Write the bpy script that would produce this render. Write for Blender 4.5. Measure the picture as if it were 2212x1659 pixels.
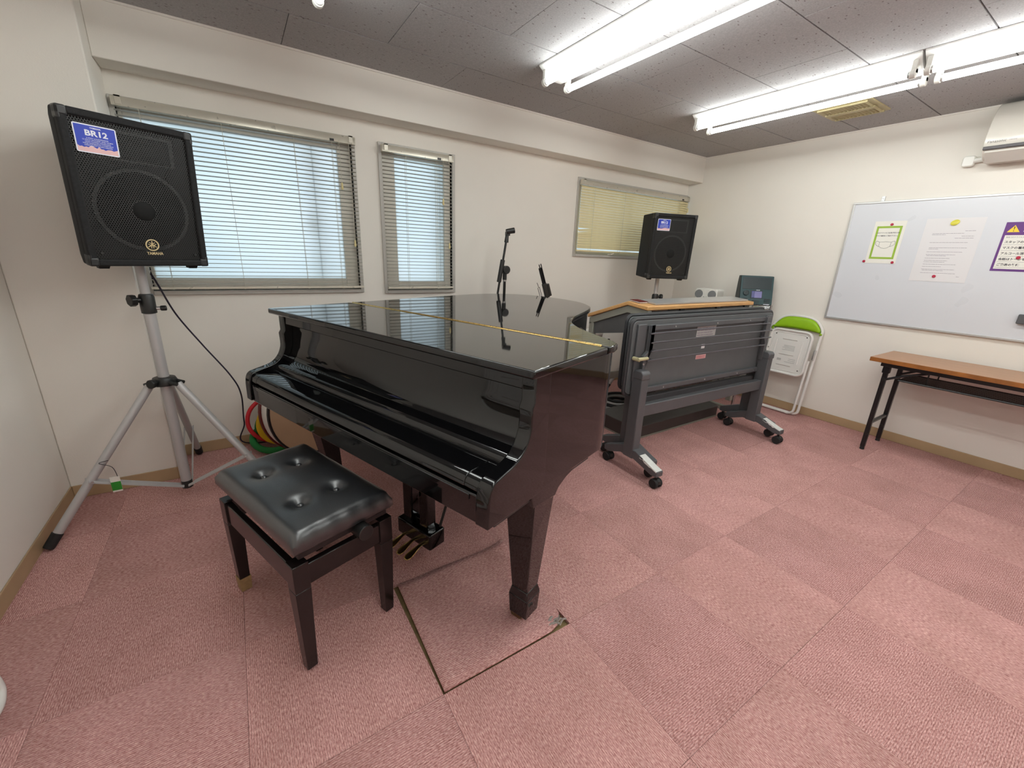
import bpy, bmesh, math, random
from mathutils import Matrix, Vector
random.seed(7)
for o in list(bpy.data.objects): bpy.data.objects.remove(o)
SC = bpy.context.scene
C = SC.collection
PI = math.pi

# ------------------------------------------------------------------ camera, world, exposure
cam_d = bpy.data.cameras.new('camera'); cam = bpy.data.objects.new('camera', cam_d); C.objects.link(cam)
cam_d.sensor_width = 36.0; cam_d.sensor_fit = 'HORIZONTAL'
cam_d.lens = 895.0/2212*36.0
cam_d.clip_start = 0.02
Rr = ((0.84085957, -0.5398722, 0.03864191), (-0.12998178, -0.27072094, -0.95384218), (0.52541405, 0.79702458, -0.29781184))
cam.matrix_world = Matrix(((Rr[0][0], -Rr[1][0], -Rr[2][0], -0.8647), (Rr[0][1], -Rr[1][1], -Rr[2][1], -0.8612),
                           (Rr[0][2], -Rr[1][2], -Rr[2][2], 1.2848), (0, 0, 0, 1)))
SC.camera = cam
w = bpy.data.worlds.new('overcast_daylight'); SC.world = w; w.use_nodes = True
wb = w.node_tree.nodes['Background']; wb.inputs[0].default_value = (0.82, 0.94, 1.0, 1); wb.inputs[1].default_value = 1.28
SC.view_settings.view_transform = 'Standard'; SC.view_settings.look = 'None'
SC.view_settings.gamma = 1.0; SC.view_settings.use_curve_mapping = False
SC.view_settings.exposure = 0.0
TUBE_POWER = 22.5
try:
    SC.cycles.max_bounces = 10; SC.cycles.diffuse_bounces = 5; SC.cycles.glossy_bounces = 5
    SC.cycles.transparent_max_bounces = 24; SC.cycles.use_denoising = True
    SC.cycles.sample_clamp_indirect = 6.0
except Exception: pass

# ------------------------------------------------------------------ helpers
def R(d): return math.radians(d)
class B:
    """collects simple shapes; build() links them as one mesh object"""
    def __init__(s): s.bm = bmesh.new()
    def add(s, vs, fs):
        v = [s.bm.verts.new(p) for p in vs]
        for f in fs:
            try: s.bm.faces.new([v[i] for i in f])
            except ValueError: pass
        return v
    def box(s, x0, x1, y0, y1, z0, z1, M=None):
        vs = [Vector((x, y, z)) for z in (z0, z1) for y in (y0, y1) for x in (x0, x1)]
        if M: vs = [M @ v for v in vs]
        s.add(vs, [(0, 2, 3, 1), (4, 5, 7, 6), (0, 1, 5, 4), (2, 6, 7, 3), (0, 4, 6, 2), (1, 3, 7, 5)]); return s
    def frus(s, c0, a0, b0, c1, a1, b1):
        """four-sided taper between two rectangles at centres c0, c1 (half sizes a, b)"""
        vs = []
        for c, a, b in ((c0, a0, b0), (c1, a1, b1)):
            for sx, sy in ((-1, -1), (1, -1), (1, 1), (-1, 1)): vs.append((c[0]+sx*a, c[1]+sy*b, c[2]))
        s.add(vs, [(3, 2, 1, 0), (4, 5, 6, 7), (0, 1, 5, 4), (1, 2, 6, 5), (2, 3, 7, 6), (3, 0, 4, 7)]); return s
    def cyl(s, p0, p1, r, r2=None, n=16, cap=True):
        p0 = Vector(p0); p1 = Vector(p1); r2 = r if r2 is None else r2
        d = (p1-p0).normalized(); a = d.orthogonal().normalized(); b = d.cross(a)
        vs = []
        for p, rr in ((p0, r), (p1, r2)):
            for i in range(n):
                t = 2*PI*i/n; vs.append(p+(a*math.cos(t)+b*math.sin(t))*rr)
        fs = [(i, (i+1) % n, n+(i+1) % n, n+i) for i in range(n)]
        if cap: fs += [tuple(range(n-1, -1, -1)), tuple(range(n, 2*n))]
        s.add(vs, fs); return s
    def tube(s, pts, r, n=8, closed=False, flat=1.0):
        pts = [Vector(p) for p in pts]; m = len(pts); rings = []; a = None
        for i in range(m):
            if closed: d = (pts[(i+1) % m]-pts[i-1]).normalized()
            else: d = (pts[min(i+1, m-1)]-pts[max(i-1, 0)]).normalized()
            if a is None: a = d.orthogonal().normalized()
            a = (a-d*a.dot(d)).normalized(); b = d.cross(a)
            rr = r[i] if isinstance(r, (list, tuple)) else r
            rings.append([s.bm.verts.new(pts[i]+(a*math.cos(2*PI*k/n)+b*math.sin(2*PI*k/n)*flat)*rr) for k in range(n)])
        for i in range(m if closed else m-1):
            A, Bq = rings[i], rings[(i+1) % m]
            for k in range(n):
                try: s.bm.faces.new((A[k], A[(k+1) % n], Bq[(k+1) % n], Bq[k]))
                except ValueError: pass
        if not closed:
            s.bm.faces.new(rings[0][::-1]); s.bm.faces.new(rings[-1])
        return s
    def prism(s, poly, axis, h0, h1):
        """extrude a 2-D polygon along axis 'x','y','z' between h0 and h1"""
        f = {'x': lambda a, b, h: (h, a, b), 'y': lambda a, b, h: (a, h, b), 'z': lambda a, b, h: (a, b, h)}[axis]
        n = len(poly); vs = [f(a, b, h0) for a, b in poly]+[f(a, b, h1) for a, b in poly]
        s.add(vs, [tuple(range(n-1, -1, -1)), tuple(range(n, 2*n))]+[(i, (i+1) % n, n+(i+1) % n, n+i) for i in range(n)]); return s
    def lathe(s, prof, c=(0, 0, 0), axis='z', n=32, ring=False):
        """prof: list of (radius, height)"""
        c = Vector(c); rings = []
        for r, h in prof:
            circ = []
            for i in range(n):
                t = 2*PI*i/n; x, y = r*math.cos(t), r*math.sin(t)
                p = {'z': (x, y, h), 'y': (x, h, y), 'x': (h, x, y)}[axis]
                circ.append(s.bm.verts.new(c+Vector(p)))
            rings.append(circ)
        pairs = list(zip(rings, rings[1:]))+([(rings[-1], rings[0])] if ring else [])
        for A, Bq in pairs:
            for i in range(n):
                try: s.bm.faces.new((A[i], A[(i+1) % n], Bq[(i+1) % n], Bq[i]))
                except ValueError: pass
        if not ring:
            for rg in (rings[0], rings[-1]):
                try: s.bm.faces.new(rg)
                except ValueError: pass
        return s
    def ball(s, c, r, sc=(1, 1, 1), n=12):
        bmesh.ops.create_uvsphere(s.bm, u_segments=n, v_segments=max(6, n//2), radius=r,
                                  matrix=Matrix.Translation(c) @ Matrix.Diagonal((*sc, 1))); return s
    def xf(s, M): bmesh.ops.transform(s.bm, matrix=M, verts=s.bm.verts); return s
    def mesh(s, name, smooth=None):
        bmesh.ops.recalc_face_normals(s.bm, faces=s.bm.faces)
        me = bpy.data.meshes.new(name); s.bm.to_mesh(me); s.bm.free()
        if smooth:
            for p in me.polygons: p.use_smooth = True
            me.set_sharp_from_angle(angle=R(smooth))
        return me
    def build(s, name, mat, parent=None, bevel=0, seg=2, smooth=35):
        me = s.mesh(name, smooth)
        return link(name, me, mat, parent, bevel, seg)
def link(name, me, mat, parent=None, bevel=0, seg=2):
    o = bpy.data.objects.new(name, me); C.objects.link(o)
    if mat is not None and not me.materials: me.materials.append(mat)
    if parent: o.parent = parent
    if bevel:
        m = o.modifiers.new('bevel', 'BEVEL'); m.width = bevel; m.segments = seg; m.limit_method = 'ANGLE'; m.angle_limit = R(38)
        m.harden_normals = False
    return o
def tag(o, label=None, cat=None, group=None, kind=None):
    if label: o['label'] = label
    if cat: o['category'] = cat
    if group: o['group'] = group
    if kind: o['kind'] = kind
    return o
def thing(name, label, cat, loc=(0, 0, 0), rz=0, group=None, M=None):
    o = bpy.data.objects.new(name, None); C.objects.link(o); o.empty_display_size = 0.05
    if M is not None: o.matrix_world = M
    else: o.location = loc; o.rotation_euler = (0, 0, rz)
    return tag(o, label, cat, group)
def copy_tree(o, parent=None):
    c = o.copy(); C.objects.link(c)
    if parent: c.parent = parent
    for ch in list(o.children): copy_tree(ch, c)
    return c
def text(s, size, mat, parent, loc, name='lettering', ax='CENTER', rot=None, bold=0.0, sx=1.0):
    cu = bpy.data.curves.new('t', 'FONT'); cu.body = s; cu.size = size; cu.align_x = ax; cu.align_y = 'CENTER'; cu.offset = bold
    cu.resolution_u = 2
    t = bpy.data.objects.new('t', cu); C.objects.link(t)
    dg = bpy.context.evaluated_depsgraph_get()
    me = bpy.data.meshes.new_from_object(t.evaluated_get(dg)); bpy.data.objects.remove(t)
    me.materials.clear(); me.name = name
    o = link(name, me, mat, parent); o.location = loc; o.scale = (sx, 1, 1)
    if rot: o.rotation_euler = rot
    return o
def rrect(x0, x1, y0, y1, r, n=6):
    pts = []
    for cx, cy, a0 in ((x1-r, y1-r, 0), (x0+r, y1-r, 90), (x0+r, y0+r, 180), (x1-r, y0+r, 270)):
        for i in range(n+1):
            a = R(a0+90*i/n); pts.append((cx+r*math.cos(a), cy+r*math.sin(a)))
    return pts
def spline(pts, n=8, closed=False):
    P = [Vector(p) for p in pts]; out = []; m = len(P)
    for i in range(m if closed else m-1):
        if closed: a, b, c, d = P[i-1], P[i], P[(i+1) % m], P[(i+2) % m]
        else: a, b, c, d = P[max(i-1, 0)], P[i], P[i+1], P[min(i+2, m-1)]
        for k in range(n):
            t = k/n; out.append(0.5*((2*b)+(c-a)*t+(2*a-5*b+4*c-d)*t*t+(3*b-a-3*c+d)*t**3))
    if not closed: out.append(P[-1])
    return out

# ------------------------------------------------------------------ materials
def srgb(r, g, b):
    f = lambda c: (c/12.92 if c <= 0.04045 else ((c+0.055)/1.055)**2.4)
    return (f(r/255), f(g/255), f(b/255), 1)
MATS = {}
class NT:
    def __init__(s, name):
        s.m = bpy.data.materials.new(name); s.m.use_nodes = True; s.t = s.m.node_tree; s.b = s.t.nodes['Principled BSDF']
        s.out = s.t.nodes['Material Output']
    def n(s, typ, **kw):
        nd = s.t.nodes.new(typ)
        for k, v in kw.items():
            if k.startswith('i_'): nd.inputs[int(k[2:]) if k[2:].isdigit() else k[2:]].default_value = v
            else: setattr(nd, k, v)
        return nd
    def l(s, a, b): s.t.links.new(a, b)
    def math(s, op, a, b=None, clamp=False):
        nd = s.n('ShaderNodeMath', operation=op); nd.use_clamp = clamp
        for i, v in enumerate((a, b)):
            if v is None: continue
            if isinstance(v, (int, float)): nd.inputs[i].default_value = v
            else: s.l(v, nd.inputs[i])
        return nd.outputs[0]
    def ramp(s, fac, stops, interp='LINEAR'):
        nd = s.n('ShaderNodeValToRGB'); nd.color_ramp.interpolation = interp; e = nd.color_ramp.elements
        while len(e) < len(stops): e.new(0.5)
        for q, (p, c) in zip(e, stops): q.position = p; q.color = c
        s.l(fac, nd.inputs[0]); return nd.outputs[0]
    def coord(s, which='Object'): return s.n('ShaderNodeTexCoord').outputs[which]
    def noise(s, vec, scale, detail=3, rough=0.55):
        nd = s.n('ShaderNodeTexNoise'); nd.inputs['Scale'].default_value = scale; nd.inputs['Detail'].default_value = detail
        nd.inputs['Roughness'].default_value = rough; s.l(vec, nd.inputs['Vector']); return nd.outputs[0]
    def bump(s, h, strength, dist=0.001):
        nd = s.n('ShaderNodeBump'); nd.inputs['Strength'].default_value = strength; nd.inputs['Distance'].default_value = dist
        s.l(h, nd.inputs['Height']); s.l(nd.outputs[0], s.b.inputs['Normal']); return nd
    def map(s, vec, scale=(1, 1, 1), rot=(0, 0, 0)):
        nd = s.n('ShaderNodeMapping'); nd.inputs['Scale'].default_value = scale; nd.inputs['Rotation'].default_value = rot
        s.l(vec, nd.inputs['Vector']); return nd.outputs[0]
def dk(c, f): return (c[0]*f, c[1]*f, c[2]*f, 1)
def plain(name, col, rough=0.5, metal=0.0, var=0.08, scale=12, bump=0.0, bscale=200, spec=0.5, coat=0.0, rvar=0.015):
    t = NT(name); v = t.coord()
    c = t.ramp(t.noise(v, scale, 2, 0.5), [(0.25, dk(col, 1-var)), (0.75, dk(col, 1+var))])
    t.l(c, t.b.inputs['Base Color'])
    rr = t.n('ShaderNodeMapRange'); rr.inputs['To Min'].default_value = max(0.02, rough-rvar); rr.inputs['To Max'].default_value = rough+rvar
    t.l(t.noise(v, scale*2.3, 1), rr.inputs['Value']); t.l(rr.outputs[0], t.b.inputs['Roughness'])
    t.b.inputs['Metallic'].default_value = metal; t.b.inputs['Specular IOR Level'].default_value = spec
    if coat: t.b.inputs['Coat Weight'].default_value = coat; t.b.inputs['Coat Roughness'].default_value = 0.03
    if bump: t.bump(t.noise(v, bscale, 4), bump, 0.002)
    MATS[name] = t.m; return t.m
M = {}
M['wall'] = plain('wall_paper', srgb(236, 231, 223), 0.75, var=0.015, scale=3, bump=0.25, bscale=260)
M['beam'] = M['wall']
M['base'] = plain('vinyl_baseboard', srgb(176, 150, 116), 0.45, var=0.05, scale=8)
M['reveal'] = plain('window_reveal', srgb(205, 200, 190), 0.5, var=0.02)
M['alu'] = plain('aluminium', srgb(205, 204, 203), 0.35, 0.6, var=0.04, scale=6)
M['sash'] = plain('window_sash', srgb(226, 221, 210), 0.4, 0.0, var=0.03)
M['stile'] = plain('window_stile', srgb(190, 188, 180), 0.5)
M['casing'] = plain('window_casing', srgb(190, 186, 180), 0.5, 0.1, var=0.05, scale=5)
M['slat'] = plain('blind_slat', srgb(176, 170, 158), 0.4, 0.0, var=0.03)
M['slat_cream'] = plain('blind_slat_cream', srgb(226, 212, 168), 0.4, 0.0, var=0.03)
M['rail'] = plain('blind_rail', srgb(206, 200, 186), 0.28, 0.35, var=0.03)
M['cord'] = plain('blind_cord', srgb(205, 200, 185), 0.7)
M['tassel'] = plain('cord_tassel', srgb(222, 205, 150), 0.5)
M['white_metal'] = plain('white_enamel', srgb(236, 236, 234), 0.35, var=0.02)
M['white_plastic'] = plain('white_plastic', srgb(235, 234, 228), 0.3, var=0.02)
M['ac_shade'] = plain('ac_plastic', srgb(224, 219, 210), 0.22, var=0.02, coat=0.3)
M['ac_dark'] = plain('ac_slot', srgb(62, 54, 58), 0.4)
M['black_gloss'] = plain('piano_black', (0.0035, 0.0035, 0.004, 1), 0.035, var=0.1, rvar=0.006, spec=0.58)
M['black_satin'] = plain('black_satin', (0.006, 0.006, 0.007, 1), 0.3, var=0.1)
M['bench_wood'] = plain('bench_black_wood', (0.010, 0.007, 0.007, 1), 0.16, var=0.3, scale=9, spec=0.55)
M['raw_wood'] = plain('chipped_wood', srgb(150, 122, 84), 0.7, var=0.2, scale=60)
M['black_plastic'] = plain('black_plastic', (0.012, 0.012, 0.012, 1), 0.38, var=0.1)
M['rubber'] = plain('black_rubber', (0.012, 0.012, 0.013, 1), 0.7, var=0.15, scale=40)
M['gold'] = plain('brass', (0.78, 0.56, 0.22, 1), 0.22, 1.0, var=0.08, scale=20)
M['old_brass'] = plain('old_brass', (0.16, 0.10, 0.05, 1), 0.5, 0.7, var=0.25, scale=40)
M['stand_alu'] = plain('stand_aluminium', srgb(186, 184, 184), 0.42, 0.25, var=0.03, scale=5)
M['steel'] = plain('steel', srgb(200, 200, 200), 0.3, 0.9)
M['chrome'] = plain('chrome_wire', srgb(180, 182, 185), 0.2, 1.0)
M['dark_grey'] = plain('table_grey_paint', srgb(88, 89, 92), 0.42, 0.1, var=0.04, scale=10)
M['panel_grey'] = plain('table_grey_board', srgb(90, 93, 95), 0.5, var=0.05, scale=15, bump=0.1, bscale=400)
M['edge_dark'] = plain('table_edge', srgb(52, 53, 56), 0.5)
M['rod_grey'] = plain('grey_rod', srgb(98, 98, 104), 0.3, 0.5)
M['olive'] = plain('olive_lever', srgb(186, 178, 140), 0.45)
M['worn_white'] = plain('worn_white_tape', srgb(224, 226, 222), 0.6, var=0.06, scale=60)
M['desk_frame'] = plain('desk_frame', srgb(146, 145, 134), 0.45, 0.1, var=0.04)
M['desk_panel'] = plain('desk_panel', srgb(86, 86, 86), 0.6, var=0.06, scale=20)
M['desk_plinth'] = plain('desk_plinth', srgb(64, 60, 58), 0.4, var=0.08)
M['paper'] = plain('paper', srgb(228, 226, 228), 0.7, var=0.012, scale=4)
M['paper_warm'] = plain('paper_warm', srgb(236, 234, 226), 0.6, var=0.012, scale=4)
M['ink'] = plain('ink_black', srgb(62, 58, 66), 0.7)
M['ink_pale'] = plain('ink_grey', srgb(150, 142, 152), 0.7)
M['green_print'] = plain('green_print', srgb(146, 178, 56), 0.6, var=0.03)
M['purple_print'] = plain('purple_print', srgb(96, 46, 122), 0.5, var=0.05)
M['yellow_print'] = plain('yellow_print', srgb(246, 206, 62), 0.6)
M['magnet_red'] = plain('magnet_red', srgb(178, 26, 62), 0.3)
M['magnet_yellow'] = plain('magnet_yellow', srgb(214, 206, 66), 0.35)
M['sticker_blue'] = plain('sticker_blue', srgb(38, 62, 178), 0.35, var=0.06, scale=30)
M['sticker_white'] = plain('sticker_white', srgb(232, 234, 246), 0.4)
M['sticker_pink'] = plain('sticker_pink', srgb(232, 190, 190), 0.4)
M['emblem'] = plain('emblem_gold', srgb(222, 202, 156), 0.4, 0.2)
M['spk_case'] = plain('speaker_carpet', (0.010, 0.010, 0.011, 1), 0.85, var=0.3, scale=120, bump=0.5, bscale=420)
M['spk_corner'] = plain('speaker_corner', (0.028, 0.028, 0.029, 1), 0.4)
M['baffle'] = plain('speaker_baffle', (0.004, 0.004, 0.004, 1), 0.7)
M['cone'] = plain('speaker_cone', (0.009, 0.009, 0.009, 1), 0.75, spec=0.25)
M['cone_ring'] = plain('woofer_ring', (0.075, 0.075, 0.075, 1), 0.6)
M['lime'] = plain('lime_vinyl', srgb(142, 186, 12), 0.5, var=0.05, scale=20, bump=0.15, bscale=500)
M['chair_white'] = plain('chair_white_paint', srgb(232, 230, 226), 0.35, var=0.02)
M['print_grey'] = plain('faint_print', srgb(186, 186, 184), 0.6)
M['teal'] = plain('device_teal', srgb(30, 62, 66), 0.4, var=0.05)
M['teal_dark'] = plain('device_dark', srgb(16, 34, 38), 0.35)
M['lcd'] = plain('device_lcd', srgb(96, 90, 150), 0.2)
M['lcd_dark'] = plain('device_lcd_dark', srgb(26, 26, 110), 0.2)
M['grille_grey'] = plain('grille_grey', srgb(128, 130, 132), 0.6, var=0.1, scale=300)
M['red_foam'] = plain('red_hoop', srgb(190, 18, 34), 0.6, var=0.06)
M['green_foam'] = plain('green_hoop', srgb(12, 118, 50), 0.6, var=0.08)
M['yellow_foam'] = plain('yellow_hoop', srgb(214, 176, 20), 0.6, var=0.05)
M['drum_skin'] = plain('drum_skin', srgb(196, 164, 132), 0.55, var=0.05, scale=6)
M['drum_red'] = plain('drum_red_hoop', srgb(96, 22, 20), 0.35)
M['tag_green'] = plain('tag_green', srgb(44, 142, 44), 0.5)
M['glue'] = plain('glue_floor', srgb(132, 112, 74), 0.8, var=0.25, scale=25)
M['fray'] = plain('frayed_backing', srgb(146, 138, 132), 0.9, var=0.35, scale=160)
M['vent'] = plain('vent_beige', srgb(178, 166, 126), 0.5, var=0.06)
M['vent_dark'] = plain('vent_shadow', srgb(110, 100, 72), 0.7)
M['cable'] = plain('cable_purple', (0.016, 0.010, 0.030, 1), 0.5)
M['roll'] = plain('kraft_roll', srgb(196, 168, 132), 0.7, var=0.06)
M['bag'] = plain('black_bag', (0.012, 0.008, 0.014, 1), 0.25, var=0.3)
M['cinder'] = plain('grey_cloth', srgb(120, 108, 98), 0.9, var=0.2, scale=30)

def m_carpet():
    t = NT('carpet_tile'); v = t.coord('Object'); info = t.n('ShaderNodeObjectInfo')
    off = t.n('ShaderNodeVectorMath', operation='SCALE'); t.l(info.outputs['Location'], off.inputs[0]); off.inputs['Scale'].default_value = 3.7
    ad = t.n('ShaderNodeVectorMath', operation='ADD'); t.l(v, ad.inputs[0]); t.l(off.outputs[0], ad.inputs[1]); vv = ad.outputs[0]
    sep = t.n('ShaderNodeSeparateXYZ'); t.l(v, sep.inputs[0])
    # ribs run along local x, 100 to a tile
    rib = t.math('ABSOLUTE', t.math('SINE', t.math('MULTIPLY', sep.outputs['Y'], PI/0.0058)))
    yarn = t.noise(t.map(vv, (90, 330, 90)), 1.0, 2, 0.6)
    blot = t.noise(vv, 5.0, 3)
    fine = t.noise(vv, 480, 1)
    col = t.ramp(yarn, [(0.28, srgb(158, 104, 102)), (0.5, srgb(206, 156, 152)), (0.74, srgb(240, 202, 198))])
    ribc = t.ramp(rib, [(0.0, (0.52, 0.46, 0.46, 1)), (0.55, (1, 1, 1, 1))])
    mx = t.n('ShaderNodeMixRGB', blend_type='MULTIPLY', i_0=0.6); t.l(col, mx.inputs[1]); t.l(ribc, mx.inputs[2])
    bl = t.ramp(blot, [(0.3, (0.88, 0.87, 0.85, 1)), (0.7, (1.06, 1.06, 1.06, 1))])
    m2 = t.n('ShaderNodeMixRGB', blend_type='MULTIPLY', i_0=1.0); t.l(mx.outputs[0], m2.inputs[1]); t.l(bl, m2.inputs[2])
    rnd = t.ramp(info.outputs['Random'], [(0, (0.92, 0.91, 0.91, 1)), (1, (1.05, 1.05, 1.05, 1))])
    m3 = t.n('ShaderNodeMixRGB', blend_type='MULTIPLY', i_0=1.0); t.l(m2.outputs[0], m3.inputs[1]); t.l(rnd, m3.inputs[2])
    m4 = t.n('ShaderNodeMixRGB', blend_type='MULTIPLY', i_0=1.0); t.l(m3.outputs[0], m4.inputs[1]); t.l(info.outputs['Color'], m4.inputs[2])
    t.l(m4.outputs[0], t.b.inputs['Base Color']); t.b.inputs['Roughness'].default_value = 0.95; t.b.inputs['Specular IOR Level'].default_value = 0.12
    h = t.math('ADD', rib, t.math('MULTIPLY', fine, 0.7)); t.bump(h, 0.55, 0.003)
    return t.m
M['carpet'] = m_carpet()
def m_ceiling():
    t = NT('ceiling_tile'); v = t.coord('Object'); info = t.n('ShaderNodeObjectInfo')
    off = t.n('ShaderNodeVectorMath', operation='SCALE'); t.l(info.outputs['Location'], off.inputs[0]); off.inputs['Scale'].default_value = 5.3
    ad = t.n('ShaderNodeVectorMath', operation='ADD'); t.l(v, ad.inputs[0]); t.l(off.outputs[0], ad.inputs[1]); vv = ad.outputs[0]
    vo = t.n('ShaderNodeTexVoronoi'); vo.inputs['Scale'].default_value = 1.0
    warp = t.noise(vv, 30, 2); wv = t.n('ShaderNodeVectorMath', operation='ADD'); t.l(t.map(vv, (34, 62, 34)), wv.inputs[0]); t.l(warp, wv.inputs[1])
    t.l(wv.outputs[0], vo.inputs['Vector'])
    vc = t.n('ShaderNodeSeparateColor'); t.l(vo.outputs['Color'], vc.inputs[0])
    pit = t.math('MULTIPLY', t.math('LESS_THAN', vo.outputs['Distance'], 0.20), t.math('GREATER_THAN', vc.outputs[0], 0.60))
    fine = t.noise(vv, 150, 3)
    base = t.ramp(fine, [(0.3, srgb(158, 156, 157)), (0.7, srgb(178, 176, 177))])
    mx = t.n('ShaderNodeMixRGB', blend_type='MIX'); t.l(pit, mx.inputs[0]); t.l(base, mx.inputs[1]); mx.inputs[2].default_value = srgb(126, 119, 117)
    t.l(mx.outputs[0], t.b.inputs['Base Color']); t.b.inputs['Roughness'].default_value = 0.9
    t.bump(t.math('SUBTRACT', t.math('MULTIPLY', fine, 0.3), pit), 0.5, 0.002)
    return t.m
M['ceil'] = m_ceiling()
M['ceil_gap'] = plain('ceiling_joint', srgb(96, 92, 90), 0.9)
def m_wood(name, c1, c2, scale=(2, 40, 40), rough=0.4):
    t = NT(name); v = t.map(t.coord('Object'), scale)
    n = t.noise(v, 3.0, 4, 0.6); t.l(t.ramp(n, [(0.3, c1), (0.7, c2)]), t.b.inputs['Base Color']); t.b.inputs['Roughness'].default_value = rough
    return t.m
M['table_top'] = m_wood('table_top_wood', srgb(160, 116, 84), srgb(184, 140, 106), (40, 2, 40), 0.35)
M['table_edge'] = m_wood('table_edge_wood', srgb(120, 72, 30), srgb(160, 100, 46), (60, 3, 3), 0.35)
M['oak'] = m_wood('desk_oak_edge', srgb(206, 152, 92), srgb(224, 176, 118), (3, 40, 40), 0.4)
def m_emit(name, col, st):
    t = NT(name); e = t.n('ShaderNodeEmission'); e.inputs[0].default_value = col; e.inputs[1].default_value = st
    t.l(e.outputs[0], t.out.inputs[0]); return t.m
M['tube'] = m_emit('fluorescent_tube', (0.955, 1.0, 0.965, 1), TUBE_POWER)
def m_frost():
    t = NT('frosted_glass'); v = t.coord()
    tr = t.n('ShaderNodeBsdfTranslucent'); t.l(t.ramp(t.noise(v, 1.5, 2), [(0.3, (0.84, 0.9, 0.92, 1)), (0.7, (0.93, 0.96, 0.98, 1))]), tr.inputs[0])
    gl = t.n('ShaderNodeBsdfGlossy'); gl.inputs['Roughness'].default_value = 0.25
    mx = t.n('ShaderNodeMixShader'); mx.inputs[0].default_value = 0.04
    t.l(tr.outputs[0], mx.inputs[1]); t.l(gl.outputs[0], mx.inputs[2]); t.l(mx.outputs[0], t.out.inputs[0]); return t.m
M['frost'] = m_frost()
def m_grille():
    """perforated steel: hexagonally packed holes, open to the drivers behind"""
    t = NT('speaker_grille'); v = t.coord('Object'); p = 0.0082
    sep = t.n('ShaderNodeSeparateXYZ'); t.l(v, sep.inputs[0])
    def dist(ox, oz):
        a = t.math('SUBTRACT', t.math('FLOORED_MODULO', t.math('ADD', sep.outputs['X'], 5+ox), p), p/2)
        b = t.math('SUBTRACT', t.math('FLOORED_MODULO', t.math('ADD', sep.outputs['Z'], 5+oz), p*1.732), p*0.866)
        return t.math('SQRT', t.math('ADD', t.math('MULTIPLY', a, a), t.math('MULTIPLY', b, b)))
    d = t.math('MINIMUM', dist(0, 0), dist(p/2, p*0.866))
    hole = t.math('LESS_THAN', d, p*0.36)
    t.b.inputs['Base Color'].default_value = (0.03, 0.03, 0.03, 1); t.b.inputs['Roughness'].default_value = 0.45; t.b.inputs['Metallic'].default_value = 0.3
    tr = t.n('ShaderNodeBsdfTransparent'); mx = t.n('ShaderNodeMixShader')
    t.l(hole, mx.inputs[0]); t.l(t.b.outputs[0], mx.inputs[1]); t.l(tr.outputs[0], mx.inputs[2]); t.l(mx.outputs[0], t.out.inputs[0])
    return t.m
M['grille'] = m_grille()
def m_leather():
    t = plain('bench_leather', (0.013, 0.015, 0.018, 1), 0.36, var=0.15, scale=14, bump=0.2, bscale=260, spec=0.9)
    pb = t.node_tree.nodes['Principled BSDF']; pb.inputs['Coat Weight'].default_value = 0.8; pb.inputs['Coat Roughness'].default_value = 0.27; return t
M['leather'] = m_leather()

# ------------------------------------------------------------------ the room
HC, YB, ZB, YW, XR, XL, YP, XP = 2.2991, 2.045, 2.0648, 2.2077, 3.3056, -1.7165, 1.8945, -1.2843
YF = -3.2
def struct(o, label=None): o['kind'] = 'structure'; (label and tag(o, label)); return o
# floor slab with each carpet tile a part
fl = struct(B().box(XL-0.1, XR+0.1, YF-0.1, YW+0.12, -0.08, -0.012).build('floor', M['glue']))
S = 0.5
def tile_mesh(x0, x1, y0, y1, h):
    b = B(); g = 0.0004
    b.box(x0+g, x1-g, y0+g, y1-g, -0.012, h); return b
full = None
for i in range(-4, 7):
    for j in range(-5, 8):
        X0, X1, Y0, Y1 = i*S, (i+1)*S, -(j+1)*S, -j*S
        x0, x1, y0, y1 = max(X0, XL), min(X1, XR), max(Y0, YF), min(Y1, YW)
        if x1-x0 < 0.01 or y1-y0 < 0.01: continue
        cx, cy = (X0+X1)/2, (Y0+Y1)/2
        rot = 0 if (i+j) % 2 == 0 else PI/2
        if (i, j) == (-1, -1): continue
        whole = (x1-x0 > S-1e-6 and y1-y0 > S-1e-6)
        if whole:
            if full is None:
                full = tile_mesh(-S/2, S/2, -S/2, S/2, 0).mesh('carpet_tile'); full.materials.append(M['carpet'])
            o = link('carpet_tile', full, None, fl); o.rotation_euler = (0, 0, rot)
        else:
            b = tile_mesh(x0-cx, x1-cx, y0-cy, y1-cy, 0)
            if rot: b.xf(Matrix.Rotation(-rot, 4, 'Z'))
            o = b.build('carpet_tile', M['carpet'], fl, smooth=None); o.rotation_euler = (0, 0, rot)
        o.location = (cx, cy, random.uniform(-0.0003, 0.0003)); o.color = (0.955, 0.95, 0.95, 1) if rot == 0 else (1.02, 1.02, 1.02, 1)  # rib shading painted into tile colour: one rib direction darker, the other lighter
# the loose tile under the piano leg: smaller, skewed, with a curled and a frayed corner
n = 14; vs = []; fs = []
cor = [Vector((-0.483, 0.490)), Vector((0.012, 0.500)), Vector((-0.010, 0.003)), Vector((-0.496, 0.001))]   # tl tr br bl
for a in range(n+1):
    for c in range(n+1):
        u, vv = c/n, a/n
        p = cor[0]*(1-u)*(1-vv)+cor[1]*u*(1-vv)+cor[2]*u*vv+cor[3]*(1-u)*vv
        dr = math.hypot(1-u, vv); db = math.hypot(1-u, 1-vv)
        z = 0.0035+0.022*max(0, 1-dr/0.2)**2+0.006*max(0, 1-db/0.25)
        if db < 0.10: p = p+Vector((-0.02, 0.03))*(1-db/0.10)
        vs.append((p.x+0.25, p.y-0.25, z))
for a in range(n):
    for c in range(n): k = a*(n+1)+c; fs.append((k, k+n+1, k+n+2, k+1))
b = B(); b.add(vs, fs)
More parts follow.
